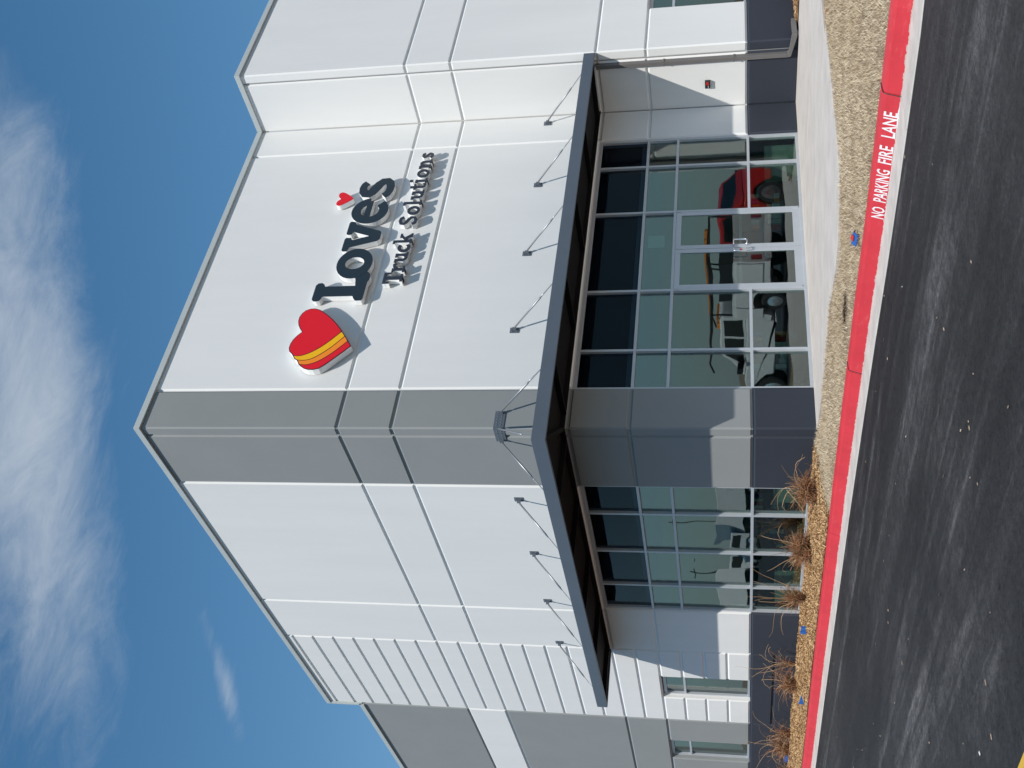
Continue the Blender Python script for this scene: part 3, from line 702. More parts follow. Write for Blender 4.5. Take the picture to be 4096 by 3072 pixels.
for x in XR: hanger((x, -.08, 6.30), (x, -1.52, 5.20), (0, -1, 0), x > 1)
for y in YL: hanger((-.08, y, 6.30), (-1.36, y, 5.20), (-1, 0, 0), y > 1)
hanger((-.03, -.03, 6.30), (-1.36, -1.55, 5.20), (-.70, -.714, 0), False)
cp = MB().box(-.014, .43, -.014, -.002, 6.20, 6.42).build('corner_plate', 'plate', can)
quick('corner_plate', 'plate', can, (-.014, -.002, -.001, .135, 6.20, 6.42)); quick('corner_plate', 'plate', can, (-.014, -.002, .155, .44, 6.20, 6.42))
m = MB()
for x in (.07, .14, .22, .30, .39):
    for z in (6.27, 6.36): m.tube([(x, -.013, z), (x, -.024, z)], .013, 6); m.tube([(-.013, x+.02, z), (-.024, x+.02, z)], .013, 6)
m.build('bolt', 'steel', cp)
quick('clevis', 'plate', cp, (.348, .372, -.10, -.014, 6.25, 6.33)); quick('clevis', 'plate', cp, (-.10, -.014, .358, .382, 6.25, 6.33))
MB().prism([(-.012,-.012,6.25),(-.05,-.06,6.25),(-.06,-.05,6.25)], (0, 0, .08)).build('clevis', 'plate', cp)

# ================================================================ downspout and strobe on the wing
ds = thing('downspout', 'square bronze grey downspout with kicked out foot under the canopy end', 'downspout', (10.2, -1.45, 0))
quick('pipe', 'downspout', ds, (10.165, 10.275, -1.505, -1.395, .27, 4.90), bevel=.006)
def duct(pts, hw, name):
    m = MB(); R = []
    for p, s in pts:
        R.append([Vector(p)+Vector(q) for q in s])
    vs = [v for r in R for v in r]; fs = [(0, 1, 2, 3)[::-1], tuple(4*(len(R)-1)+k for k in range(4))]
    for i in range(len(R)-1):
        for k in range(4): fs.append((4*i+k, 4*i+(k+1) % 4, 4*i+4+(k+1) % 4, 4*i+4+k))
    m.add(vs, fs).build(name, 'downspout', ds)
h = .055
duct([((10.22,-1.45,.268), [(-h,-h,0),(h,-h,0),(h,h,0),(-h,h,0)]), ((10.22,-1.47,.20), [(-h,-h,.02),(h,-h,.02),(h,h,-.03),(-h,h,-.03)]), ((10.215,-1.96,.10), [(-h,-h*.6,h),(h,-h*.6,h),(h,h*.4,-h),(-h,h*.4,-h)]), ((10.25,-2.02,.10), [(-h,-h,h),(h,-h*.2,h),(h,h*.2,-h),(-h,-h*.6,-h)])], h, 'elbow')
duct([((10.24,-2.02,.10), [(-h,-h,h),(-h*.2,h,h),(-h*.2,h,-h),(-h,-h,-h)]), ((10.70,-2.06,.115), [(0,-h,h),(0,h,h),(0,h,-h),(0,-h,-h)])], h, 'spout')
for z in (1.5, 3.2): quick('strap', 'downspout', ds, (10.160, 10.279, -1.52, -1.38, z, z+.03))
sb = thing('alarm_strobe', 'small black and red alarm box on the shaded white wall', 'alarm', (A_, -.70, 2.17))
quick('housing', 'black', sb, (A_-.075, A_-.001, -.82, -.60, 2.105, 2.235), bevel=.012)
quick('lens', 'redplastic', sb, (A_-.082, A_-.074, -.80, -.715, 2.14, 2.205)); quick('face_label', 'return', sb, (A_-.079, A_-.0745, -.69, -.63, 2.15, 2.16))

# ================================================================ sign
def stroke(pts, w):
    """outline polygon (closed list) of a thick polyline in the wall plane"""
    pts = [Vector(p) for p in pts]; ws = w if isinstance(w, (list, tuple)) else [w]*len(pts); Lf, Rt = [], []
    for i, p in enumerate(pts):
        d = (pts[min(i+1, len(pts)-1)]-pts[max(i-1, 0)]).normalized(); n_ = Vector((-d.y, d.x)); Lf.append(p+n_*ws[i]/2); Rt.append(p-n_*ws[i]/2)
    return Lf+Rt[::-1]
def arc(cx, cz, rx, rz, a0, a1, n=20, sl=0.0):
    o = []
    for i in range(n+1):
        a = math.radians(a0+(a1-a0)*i/n); z = rz*math.sin(a); o.append((cx+rx*math.cos(a)+sl*z, cz+z))
    return o
YB = -.03
def letter(name, polys, rings, parent, face, depth=.155, label=None):
    """polys: outline polygons; rings: (outer, inner) closed loops. Face sheet on a white return can."""
    can_, fc = MB(), MB()
    k = 0
    for pl in polys:
        e = .0015*k; k += 1
        can_.prism([(x, YB, z) for x, z in pl], (0, -depth+.012-e, 0)); fc.prism([(x, YB-depth+.0115-e, z) for x, z in pl], (0, -.012, 0))
    for ou, inn in rings:
        e = .0015*k; k += 1; n_ = len(ou)
        for mb, y0, y1 in ((can_, YB, YB-depth+.012-e), (fc, YB-depth+.0115-e, YB-depth-.0005-e)):
            vs = [(x, y0, z) for x, z in ou]+[(x, y0, z) for x, z in inn]+[(x, y1, z) for x, z in ou]+[(x, y1, z) for x, z in inn]; fs = []
            for i in range(n_):
                j = (i+1) % n_
                fs += [(i, j, n_+j, n_+i), (2*n_+i, 3*n_+i, 3*n_+j, 2*n_+j), (i, 2*n_+i, 2*n_+j, j), (n_+i, n_+j, 3*n_+j, 3*n_+i)]
            mb.add(vs, fs)
    o = can_.build(name, 'return', parent); fc.build('letter_face', face, o)
    for ob in (o, o.children[0]):
        import bmesh
        bm = bmesh.new(); bm.from_mesh(ob.data); bmesh.ops.recalc_face_normals(bm, faces=bm.faces); bm.to_mesh(ob.data); bm.free()
    return o
def loop(cx, cz, rx, rz, n=28, sl=0.0): return arc(cx, cz, rx, rz, 0, 360-360/n, n-1, sl)
big = thing('letter_sign', 'large charcoal slab serif channel letters mounted on the white wall', 'sign', (5.6, 0, 10))
letter('letter', [[(3.55,11.10),(3.57,11.03),(3.62,11.00),(3.70,10.98),(3.70,10.24),(3.62,10.20),(3.55,10.15),(3.55,10.0),(3.60,9.97),(4.14,9.97),(4.22,9.94),(4.32,9.93),(4.42,9.96),(4.50,10.05),(4.50,10.20),(4.36,10.33),(4.24,10.28),(4.02,10.24),(4.02,10.98),(4.10,11.02),(4.14,11.08),(4.13,11.17),(4.06,11.22),(3.62,11.22),(3.56,11.18)]],
       [], big, 'sign_dark')
letter('letter', [], [(loop(4.77, 10.42, .50, .445), loop(4.78, 10.42, .205, .235))], big, 'sign_dark', .158)
letter('letter', [[(5.24,10.86),(5.20,10.83),(5.20,10.73),(5.25,10.70),(5.33,10.69),(5.53,10.02),(5.60,9.96),(5.82,9.96),(5.88,10.01),(6.13,10.66),(6.20,10.70),(6.24,10.74),(6.24,10.84),(6.18,10.86),(5.82,10.86),(5.78,10.83),(5.78,10.74),(5.82,10.71),(5.88,10.69),(5.71,10.24),(5.58,10.66),(5.66,10.70),(5.67,10.83),(5.62,10.86)]], [], big, 'sign_dark')
e_st = stroke([(6.40, 10.47), (6.98, 10.47)], .15)
e_arc = stroke(arc(6.63, 10.43, .345, .355, -2+8, 318, 34), [.22]+[.24]*32+[.25, .20]+[.2]*0)
letter('letter', [e_arc, e_st], [], big, 'sign_dark')
s_c = [(7.69,10.70),(7.62,10.76),(7.50,10.785),(7.36,10.76),(7.26,10.68),(7.25,10.60),(7.32,10.52),(7.46,10.45),(7.62,10.37),(7.72,10.28),(7.73,10.18),(7.66,10.10),(7.52,10.06),(7.36,10.065),(7.24,10.11),(7.17,10.19)]
letter('letter', [stroke(s_c, [.19,.20,.20,.22,.24,.25,.26,.27,.26,.25,.24,.22,.21,.20,.21,.20])], [], big, 'sign_dark')
def heart_pts(cx, tipz, hw, hh, rot=0, n=16):
    """heart with its tip at the bottom"""
    base = [(0, 0), (.30, .17), (.60, .40), (.86, .62), (.985, .78), (.99, .90), (.90, 1.0), (.74, 1.055), (.55, 1.06), (.36, 1.02), (.20, .955), (.07, .875), (0, .84)]
    pts = base+[(-x, z) for x, z in base[-2:0:-1]]
    # smooth once with midpoints except the tip and notch
    out = []
    nb_ = len(pts)
    for i, p in enumerate(pts):
        if i in (0, len(base)-1): out.append(p); continue
        a, b = pts[i-1], pts[(i+1) % nb_]
        out += [((a[0]+3*p[0])/4*1.0, (a[1]+3*p[1])/4), ((b[0]+3*p[0])/4, (b[1]+3*p[1])/4)]
    ca, sa = math.cos(rot), math.sin(rot)
    return [(cx+x*hw*ca-z*hh*sa, tipz+x*hw*sa+z*hh*ca) for x, z in out]
ap = heart_pts(7.115, 10.965, .25, .40, 0)
o = MB().prism([(x, YB, z) for x, z in ap], (0, -.143, 0)).build('apostrophe_heart', 'return', big); MB().prism([(x, YB-.1432, z) for x, z in ap], (0, -.012, 0)).build('letter_face', 'red', o)

# heart emblem: measured outline on the wall plane
hp = [(2.13,9.91),(2.36,10.06),(2.61,10.24),(2.80,10.39),(2.97,10.55),(3.13,10.73),(3.25,10.90),(3.30,11.03),(3.30,11.15),(3.25,11.26),(3.16,11.33),(3.04,11.37),(2.92,11.365),(2.80,11.33),(2.69,11.27),(2.58,11.19),(2.47,11.28),(2.35,11.345),(2.22,11.38),(2.10,11.38),(2.00,11.345),(1.915,11.26),(1.86,11.22),(1.78,11.17),(1.735,11.10),(1.68,11.06),(1.62,11.03),(1.55,10.96),(1.49,10.87),(1.455,10.77),(1.45,10.65),(1.48,10.52),(1.58,10.40),(1.74,10.25),(1.94,10.07)]
hs_ = thing('heart_emblem', 'large red heart emblem with yellow and orange stripes left of the letters', 'sign', (2.3, 0, 9.9))
MB().prism([(x, YB, z) for x, z in hp], (0, -.168, 0)).build('can', 'return', hs_)
cx, cz = 2.30, 10.72
shr = lambda k: [(cx+(x-cx)*k, cz+(z-cz)*k) for x, z in hp]
MB().prism([(x, YB-.1682, z) for x, z in hp], (0, -.006, 0)).build('outline', 'outline', hs_)
# face split by the curved stripe lines
C = [[(1.88,11.25),(1.86,11.05),(1.97,10.80),(2.20,10.53),(2.60,10.20)], [(1.745,11.15),(1.73,10.90),(1.81,10.69),(2.07,10.40),(2.46,10.09)], [(1.615,11.04),(1.60,10.83),(1.69,10.59),(1.92,10.32),(2.32,9.98)]]
def smooth_line(pts, n=14):
    P_ = [Vector(p) for p in pts]; P_ = [2*P_[0]-P_[1]]+P_+[2*P_[-1]-P_[-2]]; out = []
    for i in range(1, len(P_)-2):
        for k in range(n):
            t_ = k/n; a, b, c_, d = P_[i-1:i+3]
            out.append(.5*((2*b)+(c_-a)*t_+(2*a-5*b+4*c_-d)*t_*t_+(3*b-a-3*c_+d)*t_**3))
    return [tuple(p) for p in out]+[tuple(pts[-1])]
def clip(poly, line, keep_left):
    """part of a polygon on one side of a polyline (mesh bisect per vertex sampling)"""
    pass
def side_of(p, line):           # signed distance to nearest segment, >0 on the upper right
    best = None
    for a, b in zip(line, line[1:]):
        ax, az = a; bx, bz = b; dx, dz = bx-ax, bz-az; l2 = dx*dx+dz*dz
        t_ = max(0, min(1, ((p[0]-ax)*dx+(p[1]-az)*dz)/l2)); qx, qz = ax+t_*dx, az+t_*dz
        d2 = (p[0]-qx)**2+(p[1]-qz)**2; s_ = dx*(p[1]-az)-dz*(p[0]-ax)
        if best is None or d2 < best[0]: best = (d2, s_)
    return math.copysign(math.sqrt(best[0]), best[1])
lines = [smooth_line(c_) for c_ in C]
def clip_poly(poly, f):
    out = []; n_ = len(poly)
    for i in range(n_):
        a, b = poly[i], poly[(i+1) % n_]; fa, fb = f(a), f(b)
        if fa >= 0: out.append(a)
        if fa*fb < 0:
            lo, hi = 0., 1.
            for _ in range(30):
                mid = (lo+hi)/2; q = (a[0]+(b[0]-a[0])*mid, a[1]+(b[1]-a[1])*mid)
                if f(q)*fa > 0: lo = mid
                else: hi = mid
            out.append((a[0]+(b[0]-a[0])*lo, a[1]+(b[1]-a[1])*lo))
    return out
inset = []
n_ = len(hp)
for i in range(n_):              # inward offset of the heart outline leaves a dark keyline
    a, p, b = Vector(hp[i-1]), Vector(hp[i]), Vector(hp[(i+1) % n_]); d = (b-a).normalized(); nn_ = Vector((-d.y, d.x)); q = p+nn_*.022; inset.append((q.x, q.y))
def region(lo, hi):
    """inset heart between curve lo (its upper right side) and curve hi (its lower left side)"""
    poly = inset
    kw = .011
    def boundary(line, sgn, poly):
        # walk: keep heart vertices on the wanted side, replace the cut by the curve itself
        f = lambda p: sgn*side_of(p, line)-kw
        n2 = len(poly); den = []
        for i in range(n2):
            a, b = poly[i], poly[(i+1) % n2]
            for k in range(6): den.append((a[0]+(b[0]-a[0])*k/6, a[1]+(b[1]-a[1])*k/6))
        ins = [f(p) >= 0 for p in den]; n3 = len(den)
        st = next(i for i in range(n3) if ins[i] and not ins[i-1]); seq = []
        i = st
        while ins[i % n3] and len(seq) < n3: seq.append(den[i % n3]); i += 1
        off = []
        for j, p in enumerate(line):
            a = Vector(line[max(j-1, 0)]); b = Vector(line[min(j+1, len(line)-1)]); d = (b-a).normalized(); nv = Vector((-d.y, d.x))*sgn*kw; off.append((p[0]+nv.x, p[1]+nv.y))
        off = [p for p in off if inside(p, poly)]
        if (Vector(seq[-1])-Vector(off[0])).length > (Vector(seq[-1])-Vector(off[-1])).length: off = off[::-1]
        return seq+off
    if lo is not None: poly = boundary(lines[lo], 1, poly)
    if hi is not None: poly = boundary(lines[hi], -1, poly)
    return poly
def inside(p, poly):
    c_ = False; n2 = len(poly)
    for i in range(n2):
        (x1, z1), (x2, z2) = poly[i], poly[i-1]
        if (z1 > p[1]) != (z2 > p[1]) and p[0] < (x2-x1)*(p[1]-z1)/(z2-z1)+x1: c_ = not c_
    return c_
for lo, hi, mt, nm in ((0, None, 'red', 'face'), (1, 0, 'yellow', 'stripe'), (2, 1, 'orange', 'stripe'), (None, 2, 'red', 'face')):
    MB().prism([(x, YB-.1745, z) for x, z in region(lo, hi)], (0, -.005, 0)).build(nm, mt, hs_)
for ob in hs_.children_recursive:
    import bmesh
    bm = bmesh.new(); bm.from_mesh(ob.data); bmesh.ops.recalc_face_normals(bm, faces=bm.faces); bm.to_mesh(ob.data); bm.free()

# small lettering: slab serif glyphs from strokes, origin at the left of each letter, x-height .30, cap height .46
sm = thing('letter_sign', 'smaller dark slab serif channel letters below the large charcoal letters', 'sign', (6.4, 0, 9.1))
T_ = .085
def R_(x0, x1, z0, z1): return [(x0, z0), (x1, z0), (x1, z1), (x0, z1)]
def glyph(ch):
    xh, ch_ = .31, .46; s = .055
    if ch == 'T': return [R_(.125,.235,0,ch_), R_(0,.36,ch_-.075,ch_), R_(0,.06,ch_-.16,ch_-.07), R_(.30,.36,ch_-.16,ch_-.07), R_(.06,.30,0,.06)], [], .36
    if ch == 'r': return [R_(.05,.135,0,xh), R_(0,.19,0,s), R_(0,.06,xh-s,xh), stroke([(.12,.19),(.18,.26),(.25,.275),(.29,.23)], .075)], [], .28
    if ch == 'u': return [R_(.045,.125,.10,xh), R_(0,.06,xh-s,xh), stroke([(.086,.12),(.11,.06),(.17,.04),(.23,.07),(.26,.13)], .08), R_(.22,.30,.0,xh), R_(.17,.23,xh-s,xh), R_(.28,.345,0,s)], [], .34
    if ch == 'c': return [stroke(arc(.16,.155,.118,.115,48,322,18), .085)], [], .28
    if ch == 'k': return [R_(.045,.125,0,ch_), R_(0,.06,ch_-s,ch_), R_(0,.17,0,s), stroke([(.12,.14),(.28,.29)], .07), stroke([(.17,.18),(.29,.03)], .085), R_(.20,.345,0,.05), R_(.20,.34,xh-.05,xh)], [], .35
    if ch == 'S': return [stroke([(.30,.34),(.26,.41),(.17,.42),(.08,.39),(.065,.32),(.12,.26),(.22,.22),(.29,.16),(.28,.08),(.19,.035),(.09,.05),(.05,.12)], .085)], [], .36
    if ch == 'o': return [], [(loop(.16,.155,.16,.16,22), loop(.16,.155,.075,.085,22))], .32
    if ch == 'l': return [R_(.045,.13,0,ch_), R_(0,.06,ch_-s,ch_), R_(0,.175,0,s)], [], .18
    if ch == 't': return [R_(.06,.145,.08,.40), R_(0,.22,xh-s,xh), stroke([(.10,.10),(.13,.045),(.19,.04),(.235,.075)], .075)], [], .24
    if ch == 'i': return [R_(.045,.13,0,xh), R_(0,.06,xh-s,xh), R_(0,.175,0,s), R_(.045,.13,.365,.45)], [], .18
    if ch == 'n': return [R_(.045,.125,0,xh), R_(0,.06,xh-s,xh), R_(0,.165,0,s), stroke([(.11,.19),(.16,.255),(.22,.265),(.27,.22),(.275,.12)], .08), R_(.235,.315,0,.16), R_(.195,.36,0,s)], [], .36
    if ch == 's': return [stroke([(.205,.215),(.18,.268),(.115,.272),(.06,.235),(.085,.18),(.16,.14),(.205,.095),(.175,.04),(.10,.035),(.045,.085)], .075)], [], .26
pos = {'Truck': [('T',4.07),('r',4.44),('u',4.76),('c',5.11),('k',5.40)], 'Solutions': [('S',6.04),('o',6.42),('l',6.77),('u',6.98),('t',7.35),('i',7.60),('o',7.81),('n',8.15),('s',8.55)]}
for wd in pos.values():
    for chx, x in wd:
        pl, rg, adv = glyph(chx)
        sh = lambda q: [(x+a, 9.13+b*1.02) for a, b in q]
        letter('letter', [sh(p) for p in pl], [(sh(a), sh(b)) for a, b in rg], sm, 'sign_dark2', .150)

# ================================================================ planting and small things
def clump(loc, h, spread, nst, lean, label, seed, curl=1.0, strays=3):
    r = random.Random(seed); h *= 1.10; nst = int(nst*.8); strays = int(strays*1.6)+1; t_ = thing('dry_grass_clump', label, 'plant', loc, 'dry ornamental grass clumps in the mulch', local=True)
    def stem(mb, L, ang, tilt, cur, rad):
        p = Vector((r.gauss(0, .035*spread*3), r.gauss(0, .035*spread*3), -.02)); d = Vector((math.cos(ang)*math.sin(tilt)+lean[0], math.sin(ang)*math.sin(tilt)+lean[1], math.cos(tilt))).normalized()
        pts = [p.copy()]; n = 10; side = Vector((r.gauss(0, 1), r.gauss(0, 1), r.gauss(-.3, .8))).normalized()
        for i in range(n):
            k = (i/n)**1.2; side = (side+Vector((r.gauss(0, .45), r.gauss(0, .45), r.gauss(0, .45)))).normalized(); d = (d+side*cur*k*1.9).normalized(); 
            p = p+d*(L/n); pts.append(p.copy())
        mb.tube(pts, [rad*(1-.65*i/n) for i in range(n+1)], 3, False)
    a, b, c3_ = MB(), MB(), MB()
    for i in range(nst):
        ang = r.uniform(0, 2*math.pi); tilt = abs(r.gauss(0, .40*spread*3)); L = h*r.uniform(.45, 1.0)
        stem(a if i % 5 < 3 else (b if i % 5 < 4 else c3_), L, ang, min(1.25, tilt), r.uniform(.2, 1.15)*curl, r.uniform(.0055, .0095))
    for i in range(nst//2):
        stem(a if i % 3 else c3_, h*r.uniform(.25, .5), r.uniform(0, 6.28), min(1.2, abs(r.gauss(0, .4*spread*3))), r.uniform(.3, 1.3)*curl, r.uniform(.006, .010))
    for i in range(strays): stem(b, h*r.uniform(1.2, 1.9), r.uniform(0, 6.28), r.uniform(.05, .6), r.uniform(.05, 1.0), .008)
    a.build('curled_blades', 'rust_stem', t_); b.build('stems', 'straw', t_); c3_.build('dead_blades', 'dark_stem', t_); return t_
clump((-.84, 1.05, -.03), .70, .42, 420, (.22, -.25), 'reddish dry grass clump at the right end of the bed, with long stray stems', 1, 1.2, 6)
clump((-.91, 3.01, -.03), .66, .40, 860, (.02, .05), 'dense round rust brown grass clump in front of the storefront', 2, 1.0, 3)
clump((-.90, 5.15, -.03), .80, .18, 190, (.03, .02), 'upright narrow dry grass clump by the left storefront jamb', 3, .7, 5)
clump((-.42, 9.57, .04), .85, .13, 34, (.02, .08), 'very sparse wispy grass clump left of the storefront', 4, .9, 4)
clump((-.90, 9.78, .0), .78, .25, 220, (.06, .02), 'bushy brown grass clump under the ribbed panels', 5, .9, 4)
clump((-.55, 13.72, .0), .82, .26, 100, (-.25, .25), 'thin leaning straw grass clump below the grey wall section', 6, .9, 4)
clump((-.66, 14.77, .0), .90, .27, 190, (.10, .0), 'leftmost full brown grass clump near a blue flag', 7, 1.0, 4)
clump((-.5, 16.9, .0), .5, .25, 50, (.0, .0), 'low ragged grass clump beyond the leftmost blue flag', 8, 1.0, 1)
def flag(loc, label, rz, fold):
    t_ = thing('marking_flag', label, 'flag', loc, 'blue marking flags in the mulch', rz, local=True); t_.scale = (1.5,)*3
    MB().tube([(0, 0, -.03), (.005, 0, .10)], .0025, 5).build('wire', 'steel', t_)
    m = MB(); n = 5; vs = []
    for i in range(n+1):
        x = .13*i/n; y = .018*math.sin(i*1.3+fold)
        vs += [(x+.005, y, .015+fold*.02*i/n), (x+.005, y+.008, .105-fold*.03*i/n)]
    fs = [(2*i, 2*i+2, 2*i+3, 2*i+1) for i in range(n)]
    o = m.add(vs, fs).build('flag_sheet', 'blue', t_); s = o.modifiers.new('thick', 'SOLIDIFY'); s.thickness = .0015
flag((-1.48, 5.78, -.01), 'blue marking flag in mulch left of the storefront', -.9, .5)
flag((-2.05, 8.30, -.04), 'crumpled blue marking flag closest to the kerb', -.6, 1.6)
flag((-.45, 16.35, .03), 'pale blue marking flag at the leftmost grass clump', -.8, .2)
lt = thing('litter_wrapper', 'crumpled blue and red wrapper lying in grass against the kerb', 'litter', (-2.33, -7.25, -.045), rz=.5, local=True); lt.scale = (1.55,)*3
m = MB(); vs = [(-.10,-.05,.01),(-.02,-.06,.035),(.08,-.05,.012),(.11,.04,.03),(.02,.055,.045),(-.09,.05,.02)]; m.add(vs+[(x, y, z-.008) for x, y, z in vs], [(0,1,4,5),(1,2,3,4),(11,10,7,6),(10,9,8,7),(0,6,7,1),(1,7,8,2),(2,8,9,3),(3,9,10,4),(4,10,11,5),(5,11,6,0)]).build('wrapper', 'blue', lt)
m = MB(); m.add([(-.05,-.03,.032),(.0,-.035,.047),(.02,.01,.052),(-.04,.02,.036)], [(0,1,2,3)]).build('red_print', 'redplastic', lt)
m = MB(); m.add([(.02,-.02,.045),(.07,-.02,.027),(.08,.02,.035),(.03,.03,.05)], [(0,1,2,3)]).build('white_print', 'return', lt)
vb = thing('sprinkler_head', 'small rusty brown cap in the grass edge of the sidewalk', 'sprinkler', (3.7, -6.72, -.03), local=True)
MB().tube([(0,0,-.02),(0,0,.02),(0,0,.03)], [.05,.05,.038], 12).build('rim', 'rust_stem', vb); MB().tube([(0,0,.03),(0,0,.034)], .022, 10).build('cap', 'black', vb)

# ================================================================ vehicles across the lane (seen mirrored in the glass)
def wheel(par, x, y, rad, wdt):
    m = MB(); s = 1 if y > 0 else -1
    m.tube([(x, y-wdt/2, rad), (x, y-wdt/2+.02, rad), (x, y+wdt/2-.02, rad), (x, y+wdt/2, rad)], [rad*.88, rad, rad, rad*.88], 20)
    t_ = m.build('tyre', 'tyre', par); yo = y+s*wdt/2
    MB().tube([(x, yo-s*.04, rad), (x, yo+s*.012, rad), (x, yo+s*.03, rad)], [rad*.60, rad*.60, rad*.25], 16).build('rim', 'chrome', t_)
def pickup(name, label, loc, rz, paint, sc_=1.0, service=True):
    t_ = thing(name, label, 'truck', loc, None, rz, local=True); t_.scale = (sc_,)*3; W = 1.0
    def side(poly, y0, y1, nm, mat, bev=.03): return MB().prism([(x, y0, z) for x, z in poly], (0, y1-y0, 0)).build(nm, mat, t_, bevel=bev)
    def arch(xc, r_, n=8): return [(xc+r_*math.cos(math.pi*i/n), .42+r_*math.sin(math.pi*i/n)) for i in range(n+1)]
    low = [(-3.2,.55)]+[(3.05,.50),(3.1,.85),(3.0,1.12),(1.75,1.22),(-.95,1.25),(-.95,.5)]
    body = [(3.05,.45)]+arch(2.15,.52)+[(1.55,.40),(-1.3,.40)]+arch(-1.75,.52)[0:0]+[(-1.0,.40),(-1.0,1.26),(1.75,1.24),(2.95,1.12),(3.1,.85)]
    side(body, -W, W, 'body', paint, .04)
    cab = [(-.98,1.27),(1.72,1.25),(.98,1.90),(.75,1.98),(-.75,1.98),(-.92,1.85)]
    side(cab, -W*.86, W*.86, 'cab', paint, .05)
    for s in (-1, 1):
        y0 = s*W*.862; y1 = s*W*.872
        side([(.02,1.34),(1.35,1.32),(.86,1.84),(.02,1.86)], min(y0, y1), max(y0, y1), 'side_window', 'veh_glass', 0)
        side([(-.84,1.36),(-.10,1.34),(-.10,1.86),(-.78,1.86)], min(y0, y1), max(y0, y1), 'side_window', 'veh_glass', 0)
        quick('mirror', 'black', t_, (1.15, 1.3, s*1.02-.1, s*1.02+.1, 1.32, 1.52))
        quick('headlight', 'chrome', t_, (3.02, 3.115, s*.82-.13, s*.82+.13, .78, .98)); quick('tail_light', 'redplastic', t_, (-3.36, -3.33, s*.85-.07, s*.85+.07, .8, 1.1))
        quick('door_handle', 'black', t_, (.1, .3, min(s*1.0, s*1.025), max(s*1.0, s*1.025), 1.08, 1.12))
    MB().add([(1.66,-.78,1.30),(1.66,.78,1.30),(1.02,.74,1.87),(1.02,-.74,1.87)], [(0,1,2,3)]).build('windscreen', 'veh_glass', t_)
    quick('front_bumper', 'chrome', t_, (3.02, 3.2, -.98, .98, .45, .70), bevel=.03); quick('rear_bumper', 'chrome', t_, (-3.5, -3.34, -.95, .95, .5, .72), bevel=.03)
    if service:
        bed = [(-3.32,.55)]+[(-2.3,.55)]+[(-1.75-.56*math.cos(math.pi*i/8)-.0, .50+.56*math.sin(math.pi*i/8)) for i in range(9)]+[(-1.04,.55),(-1.04,1.60),(-3.32,1.60)]
        side(bed, -1.05, 1.05, 'service_body', paint, .02)
        for s in (-1, 1):
            y0 = s*1.052; y1 = s*1.075
            for x0, x1, z0, z1 in ((-3.25,-2.45,.75,1.52),(-2.38,-1.6,1.14,1.52),(-1.53,-1.1,.75,1.52)): quick('locker_door', paint, t_, (x0, x1, min(y0, y1), max(y0, y1), z0, z1), bevel=.01)
            MB().tube([(-3.2,s*.95,1.6),(-3.2,s*.95,2.28),(1.1,s*.95,2.28),(1.45,s*.95,2.15)], .035, 8).build('rack_rail', 'black', t_)
            MB().tube([(-1.1,s*.95,1.6),(-1.1,s*.95,2.28)], .03, 8).build('rack_post', 'black', t_)
        for x in (-3.2,-1.6,0,1.0): MB().tube([(x,-.95,2.28),(x,.95,2.28)], .03, 8).build('rack_bar', 'black', t_)
        quick('ladder', 'amber', t_, (-3.0, .2, .3, .36, 2.32, 2.40)); quick('ladder', 'amber', t_, (-3.0, .2, .66, .72, 2.32, 2.40)); quick('toolbox', 'black', t_, (-2.9,-1.3,-.6,.1,1.62,2.0))
        quick('beacon', 'amber', t_, (-.2, .1, -.35, .35, 1.985, 2.08))
    else:
        bed = [(-3.32,.55),(-2.3,.5)]+[(-1.75-.54*math.cos(math.pi*i/8), .48+.54*math.sin(math.pi*i/8)) for i in range(9)]+[(-1.04,.5),(-1.04,1.27),(-3.32,1.27)]
        side(bed, -1.0, 1.0, 'cargo_bed', paint, .04)
    for x in (2.15, -1.75):
        for s in (-1, 1): wheel(t_, x, s*.86, .42, .28)
    return t_
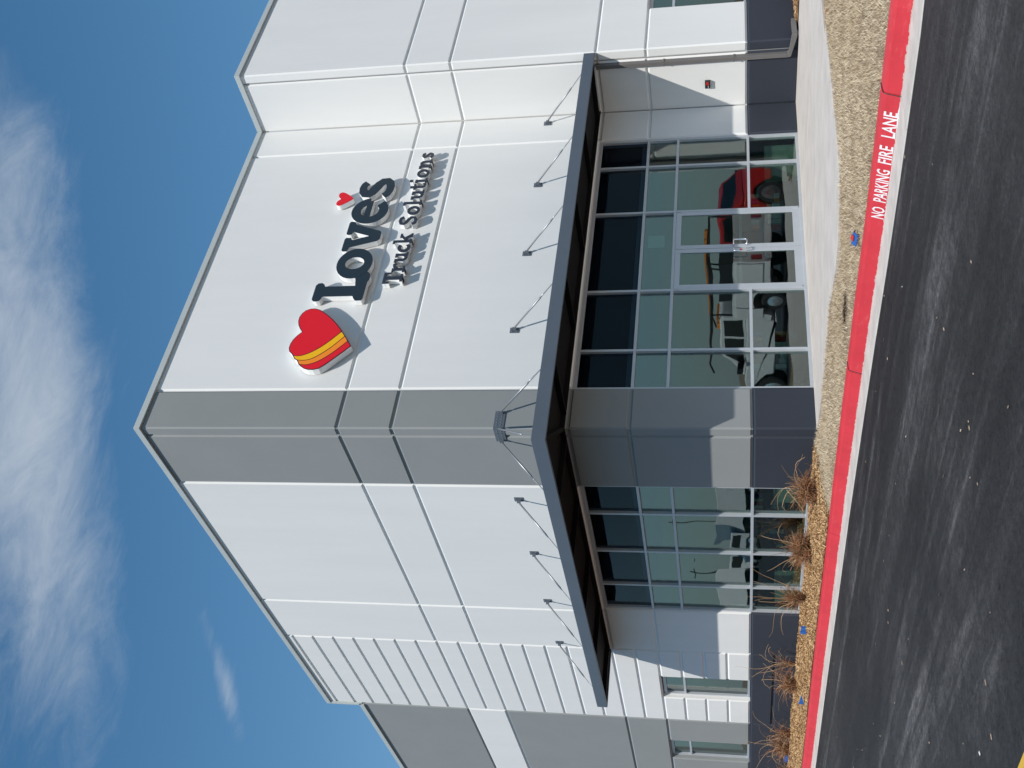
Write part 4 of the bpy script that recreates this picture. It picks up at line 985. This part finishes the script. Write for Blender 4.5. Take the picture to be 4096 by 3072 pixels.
pickup('service_truck', 'white service truck with ladder rack mirrored in the entrance glass', (13.9, -11.7, ZA), -math.pi/2, 'veh_white', 1.16, True)
pickup('pickup_truck', 'red pickup truck mirrored in the right hand entrance panes', (17.9, -10.9, ZA), math.pi/2, 'veh_red', 1.2, False)
def box_truck(label, loc, rz):
    t_ = thing('box_truck', label, 'truck', loc, 'white box trucks across the lot', rz, local=True)
    quick('cargo_box', 'veh_white', t_, (-4.5, 1.2, -1.2, 1.2, 1.1, 3.6), bevel=.03); quick('chassis', 'black', t_, (-4.4, 3.0, -.5, .5, .6, 1.08))
    MB().prism([(x, -1.05, z) for x, z in ((1.35,.7),(3.3,.7),(3.35,1.35),(2.95,1.5),(2.6,2.45),(1.35,2.5))], (0, 2.1, 0)).build('cab', 'veh_white', t_, bevel=.05)
    MB().add([(2.965,-.9,1.55),(2.965,.9,1.55),(2.64,.85,2.38),(2.64,-.85,2.38)], [(0,1,2,3)]).build('windscreen', 'veh_glass', t_)
    for s in (-1, 1): MB().prism([(x, s*1.052, z) for x, z in ((1.6,1.5),(2.75,1.5),(2.5,2.3),(1.6,2.3))], (0, s*.008, 0)).build('side_window', 'veh_glass', t_)
    for x in (2.4, -2.6, -3.6):
        for s in (-1, 1): wheel(t_, x, s*.95, .48, .30)
box_truck('white box truck mirrored in the left storefront, nearer one', (-35.5, 60.5, ZA), 0.15)
box_truck('white box truck mirrored in the left storefront, farther one', (-37.5, 75.5, ZA), 3.0)

def pole(label, loc, h):
    t_ = thing('utility_pole', label, 'utility pole', loc, 'utility poles across the lot', 0.6, local=True)
    MB().tube([(0, 0, 0), (0, 0, h)], [.16, .10], 10).build('shaft', 'int_dark', t_)
    quick('crossarm', 'int_dark', t_, (-.6, .6, -.05, .05, h-.5, h-.40)); pass
    m = MB()
    for x in (-.5, .5): m.tube([(x, 0, h-.40), (x, 0, h-.25)], .04, 6)
    m.build('insulator', 'paper', t_)
pole('tall utility pole mirrored in the left storefront', (-55.6, 92.6, ZA), 9.5)
pole('shorter utility pole mirrored beside the tall one', (-52, 98, ZA), 7.4)
